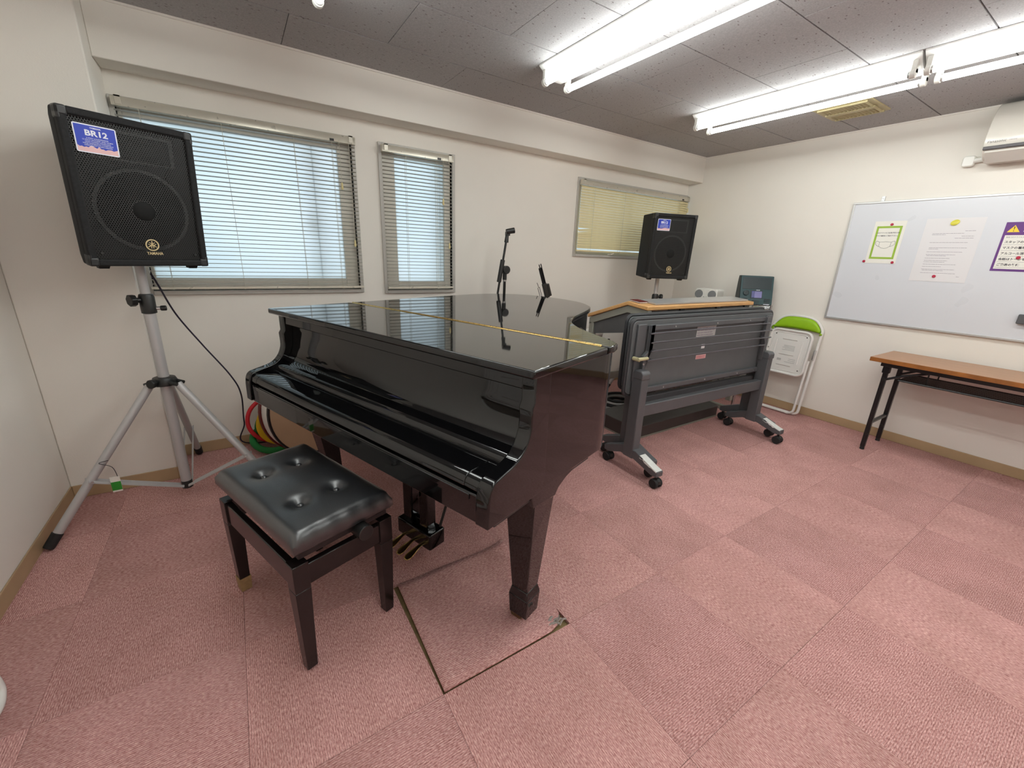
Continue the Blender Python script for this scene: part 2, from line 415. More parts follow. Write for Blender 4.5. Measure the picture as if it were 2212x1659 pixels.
o = b.build('carpet_tile', M['carpet'], fl); o.location = (-0.25, 0.25, 0)
o.modifiers.new('thick', 'SOLIDIFY').thickness = 0.006
tag(o, 'loose carpet tile with a curled corner')
b = B()
for k in range(9):
    a = random.uniform(0, PI); x, y = -0.040+random.uniform(-0.035, 0.03), 0.020+random.uniform(-0.010, 0.02)
    b.tube(spline([(x, y, 0.004), (x+0.02*math.cos(a), y+0.012*math.sin(a), random.uniform(0.012, 0.02)), (x+0.04*math.cos(a), y+0.02*math.sin(a), 0.005)], 4), 0.004, 5)
b.prism([(-0.10, 0.012), (-0.06, 0.014), (-0.016, 0.04), (-0.02, 0.048), (-0.06, 0.03)], 'z', 0.003, 0.010)
o = b.build('frayed_corner', M['fray'], fl); tag(o, 'frayed grey backing at a torn tile corner')
# ceiling with each board a part
ce = struct(B().box(XL-0.1, XR+0.1, YF-0.1, YW+0.12, HC+0.009, HC+0.06).build('ceiling', M['ceil_gap']))
XC0, YC0, CW, CD = -0.5066, 1.6657, 0.91, 0.455
shared = None
for r in range(0, 12):
    y1 = YC0+CD*(1-r); y0 = y1-CD
    y0, y1 = max(y0, YF), min(y1, YB)
    if y1-y0 < 0.02: continue
    sh = 0 if r % 2 == 0 else CW/2
    for k in range(-3, 6):
        x0 = XC0+sh+k*CW; x1 = x0+CW
        a0, a1 = max(x0, XL), min(x1, XR)
        if a1-a0 < 0.02: continue
        cx, cy = (x0+x1)/2, YC0+CD*(0.5-r)
        g = 0.0016; gy = 0.0034
        if a1-a0 > CW-1e-6 and y1-y0 > CD-1e-6:
            if shared is None:
                bb = B().box(-CW/2+g, CW/2-g, -CD/2+gy, CD/2-gy, 0, 0.009); shared = bb.mesh('ceiling_board'); shared.materials.append(M['ceil'])
            o = link('ceiling_board', shared, None, ce)
        else: o = B().box(a0-cx+g, a1-cx-g, y0-cy+gy, y1-cy-gy, 0, 0.009).build('ceiling_board', M['ceil'], ce, smooth=None)
        o.location = (cx, cy, HC+random.uniform(-0.0006, 0.0006))
# window wall with three openings
WIN = [(-1.262, -0.145, 1.015, 1.935), (0.045, 0.555, 1.005, 1.935), (1.785, 3.285, 1.315, 1.935)]
b = B(); T = 0.16
xs = [XL-0.1]; 
b.box(XL-0.1, XR, YW, YW+T, 0, WIN[1][2]); b.box(XL-0.1, XR, YW, YW+T, 1.935, HC)
b.box(XL-0.1, WIN[0][0], YW, YW+T, WIN[1][2], 1.935); b.box(WIN[0][0], WIN[0][1], YW, YW+T, WIN[1][2], WIN[0][2])
b.box(WIN[0][1], WIN[1][0], YW, YW+T, WIN[1][2], 1.935); b.box(WIN[1][1], WIN[2][0], YW, YW+T, WIN[1][2], 1.935)
b.box(WIN[2][0], WIN[2][1], YW, YW+T, WIN[1][2], WIN[2][2]); b.box(WIN[2][1], XR, YW, YW+T, WIN[1][2], 1.935)
struct(b.build('wall_back', M['wall'], smooth=None))
struct(B().box(XR, XR+0.12, YF, YW+T, 0, HC).build('wall_right', M['wall'], smooth=None))
struct(B().box(XL-0.12, XL, YF, YW, 0, HC).build('wall_left', M['wall'], smooth=None))
struct(B().box(XL-0.12, XR+0.12, YF-0.12, YF, 0, HC).build('wall_front', M['wall'], smooth=None))
struct(B().box(XL, XP, YP, YW, 0, HC).build('wall_pillar', M['wall'], bevel=0.006))
struct(B().box(XP, XR, YB, YW, ZB, HC).build('wall_beam', M['wall'], bevel=0.004))
# soft vinyl baseboards
def baseb(name, x0, x1, y0, y1): struct(B().box(x0, x1, y0, y1, 0, 0.072).build(name, M['base'], bevel=0.003))
baseb('baseboard_back', XP+0.006, XR-0.006, YW-0.006, YW); baseb('baseboard_right', XR-0.006, XR, YF, YW)
baseb('baseboard_left', XL, XL+0.006, YF, YP); baseb('baseboard_pillar', XL+0.006, XP, YP-0.006, YP)
baseb('baseboard_pillar_side', XP, XP+0.006, YP-0.006, YW)
# thin cover strip where ceiling meets the walls
struct(B().box(XP, XR, YB-0.008, YB, HC-0.010, HC).build('trim_1', M['wall'])); struct(B().box(XR-0.008, XR, YF, YB-0.008, HC-0.010, HC).build('trim_2', M['wall']))

def window(name, X0, X1, Z0, Z1, stiles, label, fr):
    """casing flush with the wall, deep reveal, aluminium sash and frosted panes"""
    y = YW
    b = B(); cw = 0.022
    b.box(X0-cw, X0, y-0.014, y+0.10, Z0-cw, Z1+cw); b.box(X1, X1+min(cw, XR-X1-0.001), y-0.014, y+0.10, Z0-cw, Z1+cw)
    b.box(X0, X1, y-0.014, y+0.10, Z1, Z1+cw); b.box(X0, X1, y-0.020, y+0.10, Z0-cw, Z0)
    w = struct(b.build(name, M['casing'], bevel=0.002)); tag(w, label)
    fl_, fr_, ft_, fb_ = fr; yy = y+0.045
    b = B(); b.box(X0, X0+fl_, yy-0.02, yy+0.02, Z0, Z1); b.box(X1-fr_, X1, yy-0.02, yy+0.02, Z0, Z1)
    b.box(X0+fl_, X1-fr_, yy-0.02, yy+0.02, Z1-ft_, Z1); b.box(X0+fl_, X1-fr_, yy-0.02, yy+0.02, Z0, Z0+fb_)
    b.build('sash_frame', M['sash'], w, bevel=0.003)
    edges = [X0+fl_]+[s for s in stiles]+[X1-fr_]
    for a, c in zip(edges, edges[1:]):
        B().box(a, c, yy-0.002, yy+0.002, Z0+fb_, Z1-ft_).build('pane', M['frost'], w, smooth=None)
    for s in stiles:
        B().box(s-0.020, s+0.020, yy+0.055, yy+0.07, Z0+fb_, Z1-ft_).build('meeting_stile', M['stile'], w, bevel=0.003)
    return w
w1 = window('window_1', *WIN[0], [-0.375], 'wide frosted window behind open slats beside the pillar', (0.018, 0.082, 0.058, 0.068))
B().box(-0.415, -0.395, YW+0.085, YW+0.10, 1.38, 1.46).cyl((-0.405, YW+0.09, 1.42), (-0.44, YW+0.09, 1.43), 0.012).build('sash_lock', M['sash'], w1)
w2 = window('window_2', *WIN[1], [0.478], 'narrow frosted window between the wide window and the plain wall', (0.095, 0.050, 0.050, 0.060))
w3 = window('window_3', *WIN[2], [2.5], 'low wide window near the room corner behind a cream blind', (0.05, 0.05, 0.045, 0.03))

# ------------------------------------------------------------------ venetian blinds
def blind(label, X0, X1, ZT, ZBt, pitch, tilt, mslat, ladders, lift_x, tassels, bent=None):
    y = YW-0.040; L = X1-X0
    t = thing('venetian_blind', label, 'blind', (X0, y, ZT))
    b = B(); b.prism([(-0.016, -0.042), (0.016, -0.042), (0.016, -0.006), (0.012, 0), (-0.012, 0), (-0.016, -0.006)], 'x', 0, L)
    b.build('headrail', M['rail'], t, bevel=0.0015)
    for x in (0.028, L-0.028):
        b = B(); b.box(x-0.012, x+0.012, -0.019, 0.026, -0.004, 0.004); b.box(x-0.012, x+0.012, -0.019, -0.0165, -0.036, 0.004); b.build('bracket', M['rail'], t, bevel=0.001)
    H = ZT-ZBt; z = -0.058; k = 0; W = 0.0125
    me = None
    def slat_mesh(bend=0.0):
        b = B(); prof = []; n = 4
        for i in range(n+1):
            s = -1+2*i/n; a, c = s*W, 0.0030*(1-s*s)
            prof.append((a*math.cos(tilt)-c*math.sin(tilt), a*math.sin(tilt)+c*math.cos(tilt)))
        seg = [0.004, 0.16, L*0.5, L-0.004] if bend else [0.004, L-0.004]
        rings = []
        for q, x in enumerate(seg):
            dz = bend if (bend and q == 0) else 0
            rings.append([b.bm.verts.new((x, p[0], p[1]+dz)) for p in prof]+[b.bm.verts.new((x, p[0], p[1]+dz-0.0004)) for p in prof[::-1]])
        m = len(rings[0])
        for A, D in zip(rings, rings[1:]):
            for i in range(m): b.bm.faces.new((A[i], A[(i+1) % m], D[(i+1) % m], D[i]))
        b.bm.faces.new(rings[0]); b.bm.faces.new(rings[-1][::-1])
        me = b.mesh('slat', 60); me.materials.append(mslat); return me
    me = slat_mesh()
    while z > -H+0.024:
        o = link('slat', slat_mesh(bent[k]) if bent and k in bent else me, None, t); o.location = (0, 0, z)
        z -= pitch; k += 1
    b = B(); b.prism([(-0.012, 0), (0.012, 0), (0.011, 0.014), (-0.011, 0.014)], 'x', 0.003, L-0.003); o = b.build('bottom_rail', M['rail'] if mslat is M['slat'] else mslat, t, bevel=0.002)
    o.location = (0, 0, -H)
    for x in ladders:
        b = B()
        for yy in (-0.014, 0.014): b.cyl((x, yy, -0.04), (x, yy, -H+0.004), 0.0011, n=5)
        b.box(x-0.004, x+0.004, -0.0155, 0.0155, -H-0.002, -H+0.002)
        b.build('ladder_cord', M['cord'], t)
    for x, zz in tassels:
        b = B(); b.cyl((x, -0.021, -0.03), (x, -0.021, zz), 0.0011, n=5); c = b.build('pull_cord', M['cord'], t)
        B().lathe([(0.002, 0.012), (0.005, 0.008), (0.008, -0.02), (0.006, -0.03)], (x, -0.021, zz), n=10).build('tassel', M['tassel'], c)
    B().box(lift_x-0.012, lift_x+0.012, -0.0215, -0.016, -0.04, -0.028).build('cord_lock', M['black_plastic'], t)
    return t
blind('half open grey venetian blind on the wide window behind the left loudspeaker', -1.268, -0.128, 1.946, 1.026, 0.0232, R(-6), M['slat'],
      [0.10, 0.44, 0.79, 1.00], 1.0, [(1.04, -0.28), (1.095, -0.62)])
blind('half open grey venetian blind on the narrow upright window', 0.036, 0.548, 1.938, 1.018, 0.0232, R(-6), M['slat'],
      [0.16, 0.38], 0.40, [(0.425, -0.30), (0.472, -0.60)])
bl3 = blind('closed cream venetian blind with bent slats on the corner window', 1.772, 3.286, 1.935, 1.338, 0.0218, R(60), M['slat_cream'],
            [0.16, 0.55, 0.95, 1.36], 1.40, [(1.495, -0.12)], {15: 0.0, 16: -0.011, 17: -0.016, 18: -0.010})
# plain aluminium latch on the low corner window
B().box(2.20, 2.26, YW-0.03, YW-0.016, 1.318, 1.328).cyl((2.23, YW-0.03, 1.322), (2.25, YW-0.05, 1.332), 0.005).build('window_latch', M['sash'], w3)

# ------------------------------------------------------------------ ceiling lamps
def lamp(label, x, y1):
    t = thing('fluorescent_lamp', label, 'ceiling lamp', (x, y1, HC), 0, 'twin tube lamps on the ceiling')
    Ln = 1.245
    b = B(); b.prism([(-0.115, 0), (0.115, 0), (0.115, -0.008), (0.045, -0.062), (-0.045, -0.062), (-0.115, -0.008)], 'y', -Ln, 0)
    b.build('housing', M['white_metal'], t, bevel=0.002)
    for s in (-1, 1):
        for yy in (-0.022, -Ln+0.022):
            b = B(); sg = 1 if yy > -0.5 else -1
            b.box(s*0.080-0.014, s*0.080+0.014, yy-0.011, yy+0.011, -0.085, -0.028)
            b.cyl((s*0.080, yy-0.011, -0.085), (s*0.080, yy+0.011, -0.085), 0.021, n=18)
            b.build('tube_holder', M['white_plastic'], t, bevel=0.002)
        tb = B().cyl((s*0.080, -0.040, -0.085), (s*0.080, -Ln+0.040, -0.085), 0.0158, n=20, cap=False).build('tube', M['tube'], t)
        for yy in (-0.034, -Ln+0.034):
            B().cyl((s*0.080, yy-0.008, -0.085), (s*0.080, yy+0.008, -0.085), 0.0162, n=18).build('tube_cap', M['alu'], tb)
    return t
lamp('lit twin tube lamp whose end just shows above the wide window', -0.53, 1.300)
lamp('lit twin tube lamp running over the piano, cut by the photo top', 0.816, 1.372)
lamp('lit twin tube lamp over the rolling tables beside the beige vent', 2.160, 1.338)
lamp('lit twin tube lamp continuing the row towards the air conditioner', 2.160, 0.082)
lamp('lit twin tube lamp behind the camera over the open floor', 0.816, 0.112)
lamp('lit twin tube lamp behind the camera beside the left wall', -0.53, 0.045)
lamp('added unseen twin tube lamp at the back of the room in the middle row', 0.816, -1.16)  # these last three lamps are added out of view to brighten floor and walls
lamp('added unseen twin tube lamp at the back of the room by the left wall', -0.53, -1.21)
lamp('added unseen twin tube lamp at the back of the room by the right wall', 2.160, -1.18)
# ventilation grille
v = thing('ceiling_vent', 'square beige ventilation grille on the ceiling by the lamp row', 'vent', (2.735, 0.62, HC), R(0))
b = B(); b.prism([(-0.165, -0.165), (0.165, -0.165), (0.165, 0.165), (-0.165, 0.165)], 'z', -0.008, 0.004); b.build('vent_plate', M['vent'], v, bevel=0.004)
for k in range(13):
    q = -0.125+k*0.0208
    B().box(-0.135, 0.135, q-0.004, q+0.004, -0.018, -0.006, Matrix.Translation((0, q, -0.011)) @ Matrix.Rotation(R(30), 4, 'X') @ Matrix.Translation((0, -q, 0.011))).build('vent_slat', M['vent'], v)
for s in (-1, 1):
    B().box(s*0.14-0.006, s*0.14+0.006, -0.14, 0.14, -0.018, -0.006).build('vent_rim', M['vent'], v)
B().box(-0.02, 0.02, -0.14, 0.14, -0.019, -0.012).build('vent_bar', M['vent'], v)

# ------------------------------------------------------------------ air conditioner
a = thing('air_conditioner', 'cream wall mounted air conditioner under the ceiling', 'air conditioner', (XR, 0.0, 1.955)); a.scale = (1, 1, 1.13)
prof = [(0, 0.0), (-0.10, 0.0), (-0.175, 0.02), (-0.215, 0.062), (-0.222, 0.10), (-0.212, 0.16), (-0.185, 0.225), (-0.135, 0.272), (-0.08, 0.288), (0, 0.288)]
b = B(); b.prism(spline([(p[0], p[1], 0) for p in prof], 4) and [(q.x, q.y) for q in spline([(p[0], p[1], 0) for p in prof], 4)], 'y', -0.80, 0.0)
b.build('casing', M['ac_shade'], a, bevel=0.004)
B().box(-0.2235, -0.19, -0.80, -0.004, 0.046, 0.062).build('air_slot', M['ac_dark'], a, bevel=0.002)
B().box(-0.204, -0.10, -0.79, -0.012, 0.010, 0.045, Matrix.Translation((-0.15, 0, 0.03)) @ Matrix.Rotation(R(24), 4, 'Y') @ Matrix.Translation((0.15, 0, -0.03))).build('louvre', M['ac_shade'], a, bevel=0.003)
Ft = Matrix(((0, 0, -1, 0), (-1, 0, 0, 0), (0, 1, 0, 0), (0, 0, 0, 1)))    # local x -> -Y, y -> +Z, z -> -X (into the room)
fr = Matrix.Translation((-0.2235, 0, 0)) @ Ft
def flat(parent, M4): 
    return M4
o = text('Panasonic', 0.020, M['ink'], a, (-0.2222, -0.055, 0.083)); o.rotation_euler = Ft.to_euler()
o = text('nanoe', 0.013, M['ink_pale'], a, (-0.2222, -0.12, 0.0835)); o.rotation_euler = Ft.to_euler()
# elbow cover where the drain pipe enters the wall
e = thing('pipe_elbow', 'white plastic pipe elbow on the wall left of the air conditioner', 'pipe', (XR, 0.085, 1.985))
B().prism(rrect(-0.03, 0.03, -0.032, 0.032, 0.014), 'x', -0.035, 0).build('cover', M['white_plastic'], e, bevel=0.006)
B().cyl((-0.02, -0.02, 0.0), (-0.03, -0.10, 0.006), 0.015, n=14).build('pipe', M['white_plastic'], e)

# ------------------------------------------------------------------ whiteboard and notices
wbd = thing('whiteboard', 'wide wall mounted whiteboard with aluminium rim', 'whiteboard', (XR, 0.665, 0.877))
Lw, Hw = 1.80, 0.898
t_wb = plain('whiteboard_enamel', srgb(218, 220, 226), 0.28, var=0.012, scale=3, coat=0.2)
B().box(-0.018, -0.002, -Lw+0.012, -0.012, 0.012, Hw-0.012).build('board', t_wb, wbd)
for nm, y0, y1, z0, z1 in (('rim', -Lw, 0, 0, 0.014), ('rim', -Lw, 0, Hw-0.014, Hw), ('rim', -0.014, 0, 0.014, Hw-0.014), ('rim', -Lw, -Lw+0.014, 0.014, Hw-0.014)):
    B().box(-0.024, -0.001, y0, y1, z0, z1).build(nm, M['alu'], wbd, bevel=0.002)
B().box(-0.010, 0, -0.185, -0.165, Hw, Hw+0.035).cyl((-0.014, -0.175, Hw+0.022), (-0.006, -0.175, Hw+0.022), 0.006).build('hanger', M['steel'], wbd, bevel=0.001)
XB = XR-0.0185
def sheet(name, label, tl, w, h, mat, group=None, tilt=0):
    Mx = Matrix.Translation((XB, tl[0], tl[1])) @ Ft @ Matrix.Rotation(R(tilt), 4, 'Z')
    t = thing(name, label, 'notice', M=Mx, group=group)
    B().box(0, w, -h, 0, 0.0004, 0.0012).build('paper', mat, t, smooth=None); return t
# mask notice
s1 = sheet('notice_sheet', 'white mask notice with a green border on the whiteboard', (0.492, 1.632), 0.186, 0.302, M['paper_warm'])
b = B()
for x0, x1, y0, y1 in ((0.018, 0.168, -0.049, -0.035), (0.018, 0.168, -0.270, -0.256), (0.018, 0.031, -0.256, -0.049), (0.155, 0.168, -0.256, -0.049)): b.box(x0, x1, y0, y1, 0.0012, 0.0016)
b.build('green_border', M['green_print'], s1, smooth=None)
text('コロナウイルス感染予防の為', 0.0105, M['ink'], s1, (0.093, -0.083, 0.0017), bold=0.0002)
text('マスク着用にご協力下さい。', 0.0105, M['ink'], s1, (0.093, -0.104, 0.0017), bold=0.0002)
b = B()
out = [(0.058, -0.148), (0.093, -0.145), (0.128, -0.148), (0.127, -0.176), (0.112, -0.190), (0.093, -0.193), (0.074, -0.190), (0.059, -0.176)]
b.tube([(x, y, 0.0017) for x, y in out], 0.0009, 5, True)
for s in (-1, 1): b.tube(spline([(0.093+s*0.033, -0.149, 0.0017), (0.093+s*0.055, -0.142, 0.0017), (0.093+s*0.056, -0.165, 0.0017), (0.093+s*0.032, -0.182, 0.0017)], 5), 0.0009, 5)
b.build('mask_drawing', M['ink'], s1)
# typed letter
s2 = sheet('notice_sheet', 'plain typed letter held to the whiteboard by a yellow magnet', (0.200, 1.638), 0.292, 0.420, M['paper'], tilt=0)
lines = [(0.21, 0.05, 'R'), (0.05, 0.16, 'L'), (0.05, 0.07, 'L'), (0.20, 0.06, 'R'), (0.17, 0.09, 'R'), (0.05, 0.19, 'L'), (0.055, 0.19, 'L'), (0.055, 0.05, 'L'), (0.05, 0.18, 'L'), (0.05, 0.15, 'L'), (0.055, 0.10, 'L'),
         (0.05, 0.13, 'L'), (0.05, 0.12, 'L'), (0.05, 0.11, 'L'), (0.05, 0.17, 'L'), (0.05, 0.10, 'L'), (0.05, 0.17, 'L'), (0.055, 0.11, 'L'), (0.05, 0.18, 'L'), (0.24, 0.015, 'R')]
ysx = [0.083, 0.099, 0.107, 0.117, 0.13, 0.158, 0.193, 0.201, 0.22, 0.238, 0.246, 0.262, 0.278, 0.288, 0.303, 0.319, 0.337, 0.345, 0.362, 0.381]
b = B()
for (x, L_, q), yy in zip(lines, ysx):
    xx = x
    while xx < x+L_:
        wd = random.uniform(0.006, 0.022); b.box(xx, min(xx+wd, x+L_), -yy-0.0011, -yy+0.0011, 0.0012, 0.0015); xx += wd+0.0018
b.build('typed_lines', M['ink_pale'], s2, smooth=None)['kind'] = 'stuff'
# purple warning poster, runs out of the picture
s3 = sheet('notice_poster', 'purple warning poster at the right edge of the photo', (-0.185, 1.602), 0.42, 0.297, M['purple_print'])
B().box(0.012, 0.408, -0.283, -0.078, 0.0012, 0.0015).build('white_field', M['paper_warm'], s3, smooth=None)
B().prism([(0.014, -0.060), (0.068, -0.060), (0.041, -0.018)], 'z', 0.0012, 0.0016).build('warning_triangle', M['yellow_print'], s3, smooth=None)
B().prism([(0.0385, -0.027), (0.0435, -0.027), (0.0422, -0.046), (0.0398, -0.046)], 'z', 0.0016, 0.0019).box(0.0385, 0.0435, -0.055, -0.0505, 0.0016, 0.0019).build('exclamation_mark', M['ink'], s3, smooth=None)
text('ご来店のお客様へ', 0.020, M['sticker_white'], s3, (0.080, -0.029, 0.0017), ax='LEFT', bold=0.0004)
text('ご協力をお願いします', 0.016, M['sticker_white'], s3, (0.080, -0.053, 0.0017), ax='LEFT', bold=0.0003)
text('新型コロナウイルス感染拡大防止の為', 0.0085, M['ink'], s3, (0.020, -0.091, 0.0017), ax='LEFT')
for k, tx in enumerate(('スタッフの体調管理', 'マスクの着用', 'アルコール消毒の徹底', '会話はトーンを下げて', 'ご来店の皆様')):
    yy = -0.120-k*0.0345
    text(tx, 0.0165, M['ink'], s3, (0.020, yy, 0.0017), ax='LEFT', bold=0.0005)
    B().box(0.016, 0.40, yy-0.0165, yy-0.0150, 0.0015, 0.0017).build('ruled_line', M['ink_pale'], s3, smooth=None)
def magnet(label, y, z, r, mat, ob=False):
    t = B().lathe([(r*0.9, 0.0), (r, 0.002), (r, 0.006), (r*0.75, 0.009)], n=18).build('board_magnet', mat)
    t.matrix_world = Matrix.Translation((XB-0.0012, y, z)) @ Ft @ (Matrix.Diagonal((1.35, 0.85, 1, 1)) if ob else Matrix.Identity(4)) @ (Matrix.Rotation(R(25), 4, 'Z') if ob else Matrix.Identity(4))
    tag(t, label, 'magnet', 'magnets on the whiteboard')
magnet('round red magnet at the top of the mask notice', 0.389, 1.608, 0.009, M['magnet_red'])
magnet('round red magnet at the lower left of the mask notice', 0.498, 1.343, 0.009, M['magnet_red'])
magnet('round red magnet at the lower right of the mask notice', 0.323, 1.339, 0.009, M['magnet_red'])
magnet('oval yellow magnet at the top of the typed letter', 0.052, 1.608, 0.018, M['magnet_yellow'], True)
magnet('round red magnet at the foot of the typed letter', 0.070, 1.254, 0.010, M['magnet_red'])
magnet('round red magnet on the purple poster', -0.289, 1.389, 0.010, M['magnet_red'])
er = thing('board_eraser', 'dark grey eraser stuck to the whiteboard at the right edge', 'eraser', M=Matrix.Translation((XB, -0.385, 1.02)) @ Ft)
B().box(0, 0.14, -0.03, 0.03, 0.012, 0.032).build('grip', M['dark_grey'], er, bevel=0.005); B().box(0.003, 0.137, -0.027, 0.027, 0.0005, 0.012).build('felt', M['rubber'], er)

# ------------------------------------------------------------------ grand piano (local x = bass to treble, y = keys to tail)
PM = Matrix.Translation((-0.263, -0.055, 0)) @ Matrix.Rotation(R(-70.6), 4, 'Z')
p = thing('grand_piano', 'black polished grand piano with closed lid and closed key cover', 'piano', M=PM)
bent = [(-0.030, 0.519), (-0.134, 0.590), (-0.235, 0.662), (-0.332, 0.763), (-0.380, 0.840), (-0.422, 0.935), (-0.460, 1.064), (-0.505, 1.221), (-0.556, 1.355),
        (-0.610, 1.440), (-0.730, 1.560), (-0.873, 1.630), (-1.044, 1.668), (-1.200, 1.672), (-1.330, 1.610), (-1.425, 1.500), (-1.470, 1.350), (-1.480, 1.190)]
curve = [(q.x, q.y) for q in spline([(a, c, 0) for a, c in bent], 5)]
lid_rear = [(0.008, 0.413), (0.010, 0.450), (0.002, 0.487)]+curve+[(-1.480, 0.413)]
def inset(poly, d):
    out = []; m = len(poly)
    for i in range(m):
        a, b_, c = Vector(poly[i-1]), Vector(poly[i]), Vector(poly[(i+1) % m])
        e1 = (b_-a).normalized(); e2 = (c-b_).normalized()
        n1 = Vector((-e1.y, e1.x)); n2 = Vector((-e2.y, e2.x)); nn = (n1+n2).normalized()
        out.append(tuple(b_+nn*d/max(0.5, nn.dot(n1))))
    return out
rim = [(0.0, 0.05), (0.008, 0.413), (0.010, 0.450), (0.002, 0.487)]+curve+[(-1.480, 0.413), (-1.472, 0.05)]
rim = inset(rim, 0.014)
B().prism(rim, 'z', 0.622, 0.984).build('rim', M['black_gloss'], p, bevel=0.004)
B().prism(inset(lid_rear, 0.0), 'z', 0.986, 1.010).build('lid', M['black_gloss'], p, bevel=0.005, seg=3)
B().prism([(0.004, -0.012), (0.008, 0.402), (-1.480, 0.402), (-1.478, -0.012)], 'z', 0.986, 1.010).build('front_lid', M['black_gloss'], p, bevel=0.006, seg=3)
hg = B(); hg.box(-1.465, -0.020, 0.4025, 0.4125, 1.000, 1.0112); hg.build('lid_hinge', M['gold'], p, bevel=0.002)
b = B()
for k in range(48): x = -1.465+k*0.0302; b.cyl((x, 0.4075, 1.0108), (x+0.027, 0.4075, 1.0108), 0.0032, n=8)
b.build('hinge_knuckles', M['gold'], p)['kind'] = 'stuff'
cheek = [(0.10, 0.984), (0.022, 0.984), (0.022, 0.912), (0.013, 0.898)]+[(q.x, q.y) for q in spline([(0.014, 0.872, 0), (0.012, 0.835, 0), (-0.006, 0.795, 0), (-0.042, 0.765, 0), (-0.105, 0.749, 0), (-0.136, 0.740, 0), (-0.150, 0.720, 0), (-0.155, 0.690, 0)], 5)]+[(-0.157, 0.615), (0.10, 0.615)]
for x0, x1, nm in ((-0.058, -0.0125, 'treble_arm'), (-1.4595, -1.415, 'bass_arm')):
    B().prism(cheek, 'x', x0, x1).build(nm, M['black_gloss'], p, bevel=0.005, seg=3)
# closed key cover: rounded front roll, flat top, step, hollow rise
fall = [(0.10, 0.965), (0.062, 0.965), (0.058, 0.90), (0.052, 0.84), (0.036, 0.800), (0.016, 0.778), (-0.010, 0.766), (-0.030, 0.760), (-0.036, 0.752), (-0.040, 0.742)]
B().prism(fall+[(-0.04, 0.70), (0.10, 0.70)], 'x', -1.4145, -0.0585).build('fallboard', M['black_gloss'], p, bevel=0.003, seg=3, smooth=50)
flap = [(-0.041, 0.738), (-0.112, 0.736), (-0.130, 0.733), (-0.142, 0.722), (-0.146, 0.705), (-0.142, 0.700), (-0.130, 0.698), (-0.041, 0.698)]
B().prism(flap, 'x', -1.362, -0.108).build('key_cover_lip', M['black_gloss'], p, bevel=0.002, smooth=50)
for x0, x1 in ((-0.1072, -0.0585), (-1.4145, -1.3628)): B().prism(flap, 'x', x0, x1).build('key_block', M['black_gloss'], p, bevel=0.002, smooth=50)
B().prism([(0.061, 0.936), (0.061, 0.982), (0.030, 0.982), (0.028, 0.940)], 'x', -1.4145, -0.0585).build('front_rail_panel', M['black_gloss'], p, bevel=0.003)
B().box(-1.4145, -0.0585, -0.148, 0.06, 0.612, 0.694).build('key_slip', M['black_gloss'], p, bevel=0.004)
B().box(-1.39, -0.085, -0.1515, -0.147, 0.674, 0.690).build('slip_moulding', M['black_gloss'], p, bevel=0.0015)
B().box(-1.45, -0.022, -0.12, 0.40, 0.600, 0.622).build('keybed', M['black_satin'], p, bevel=0.003)
B().prism([(0.030, 0.63), (0.050, 0.575), (0.172, 0.562), (0.19, 0.583), (0.235, 0.602), (0.31, 0.616), (0.31, 0.63)], 'x', -0.135, -0.0145).build('leg_bracket', M['black_gloss'], p, bevel=0.003)
B().prism([(0.030, 0.63), (0.050, 0.575), (0.172, 0.562), (0.19, 0.583), (0.235, 0.602), (0.31, 0.616), (0.31, 0.63)], 'x', -1.459, -1.337).build('leg_bracket', M['black_gloss'], p, bevel=0.003)
def pleg(cx, cy, tx, ty):
    b = B(); b.frus((cx, cy, 0.165), 0.034, 0.033, (tx, ty, 0.60), 0.058, 0.058)
    b.frus((cx, cy, 0.135), 0.041, 0.040, (cx, cy, 0.165), 0.034, 0.033); b.frus((cx, cy, 0.052), 0.037, 0.036, (cx, cy, 0.135), 0.041, 0.040)
    g = b.build('leg', M['black_gloss'], p, bevel=0.003)
    b = B(); b.cyl((cx-0.025, cy-0.012, 0.026), (cx-0.025, cy+0.012, 0.026), 0.026, n=18); b.cyl((cx, cy, 0.05), (cx, cy, 0.056), 0.03); b.box(cx-0.032, cx+0.005, cy-0.018, cy-0.013, 0.02, 0.054); b.box(cx-0.032, cx+0.005, cy+0.013, cy+0.018, 0.02, 0.054)
    b.build('caster', M['old_brass'], g, bevel=0.002)
pleg(-0.106, 0.166, -0.076, 0.120); pleg(-1.372, 0.166, -1.395, 0.120)
pleg(-1.05, 1.30, -1.05, 1.30)
# pedal lyre
b = B(); b.prism(rrect(-0.800, -0.582, 0.140, 0.228, 0.01), 'z', 0.062, 0.140); b.build('pedal_box', M['black_gloss'], p, bevel=0.008, seg=3)
for x0, x1 in ((-0.775, -0.722), (-0.668, -0.615)): B().box(x0, x1, 0.158, 0.206, 0.138, 0.60).build('lyre_post', M['black_gloss'], p, bevel=0.004)
b = B(); b.prism([(-0.80, 0.60), (-0.80, 0.545), (-0.775, 0.50), (-0.615, 0.50), (-0.585, 0.545), (-0.585, 0.60)], 'y', 0.155, 0.21); b.build('lyre_head', M['black_gloss'], p, bevel=0.006)
b = B(); b.box(-0.722, -0.668, 0.172, 0.196, 0.138, 0.165); b.build('lyre_cross', M['black_gloss'], p, bevel=0.003)
for x in (-0.79, -0.60): B().cyl((x, 0.215, 0.14), (x+0.01, 0.40, 0.60), 0.006, n=8).build('brace_rod', M['black_satin'], p)
B().cyl((-0.690, 0.19, 0.15), (-0.690, 0.19, 0.60), 0.003, n=8).build('pedal_rod', M['steel'], p)
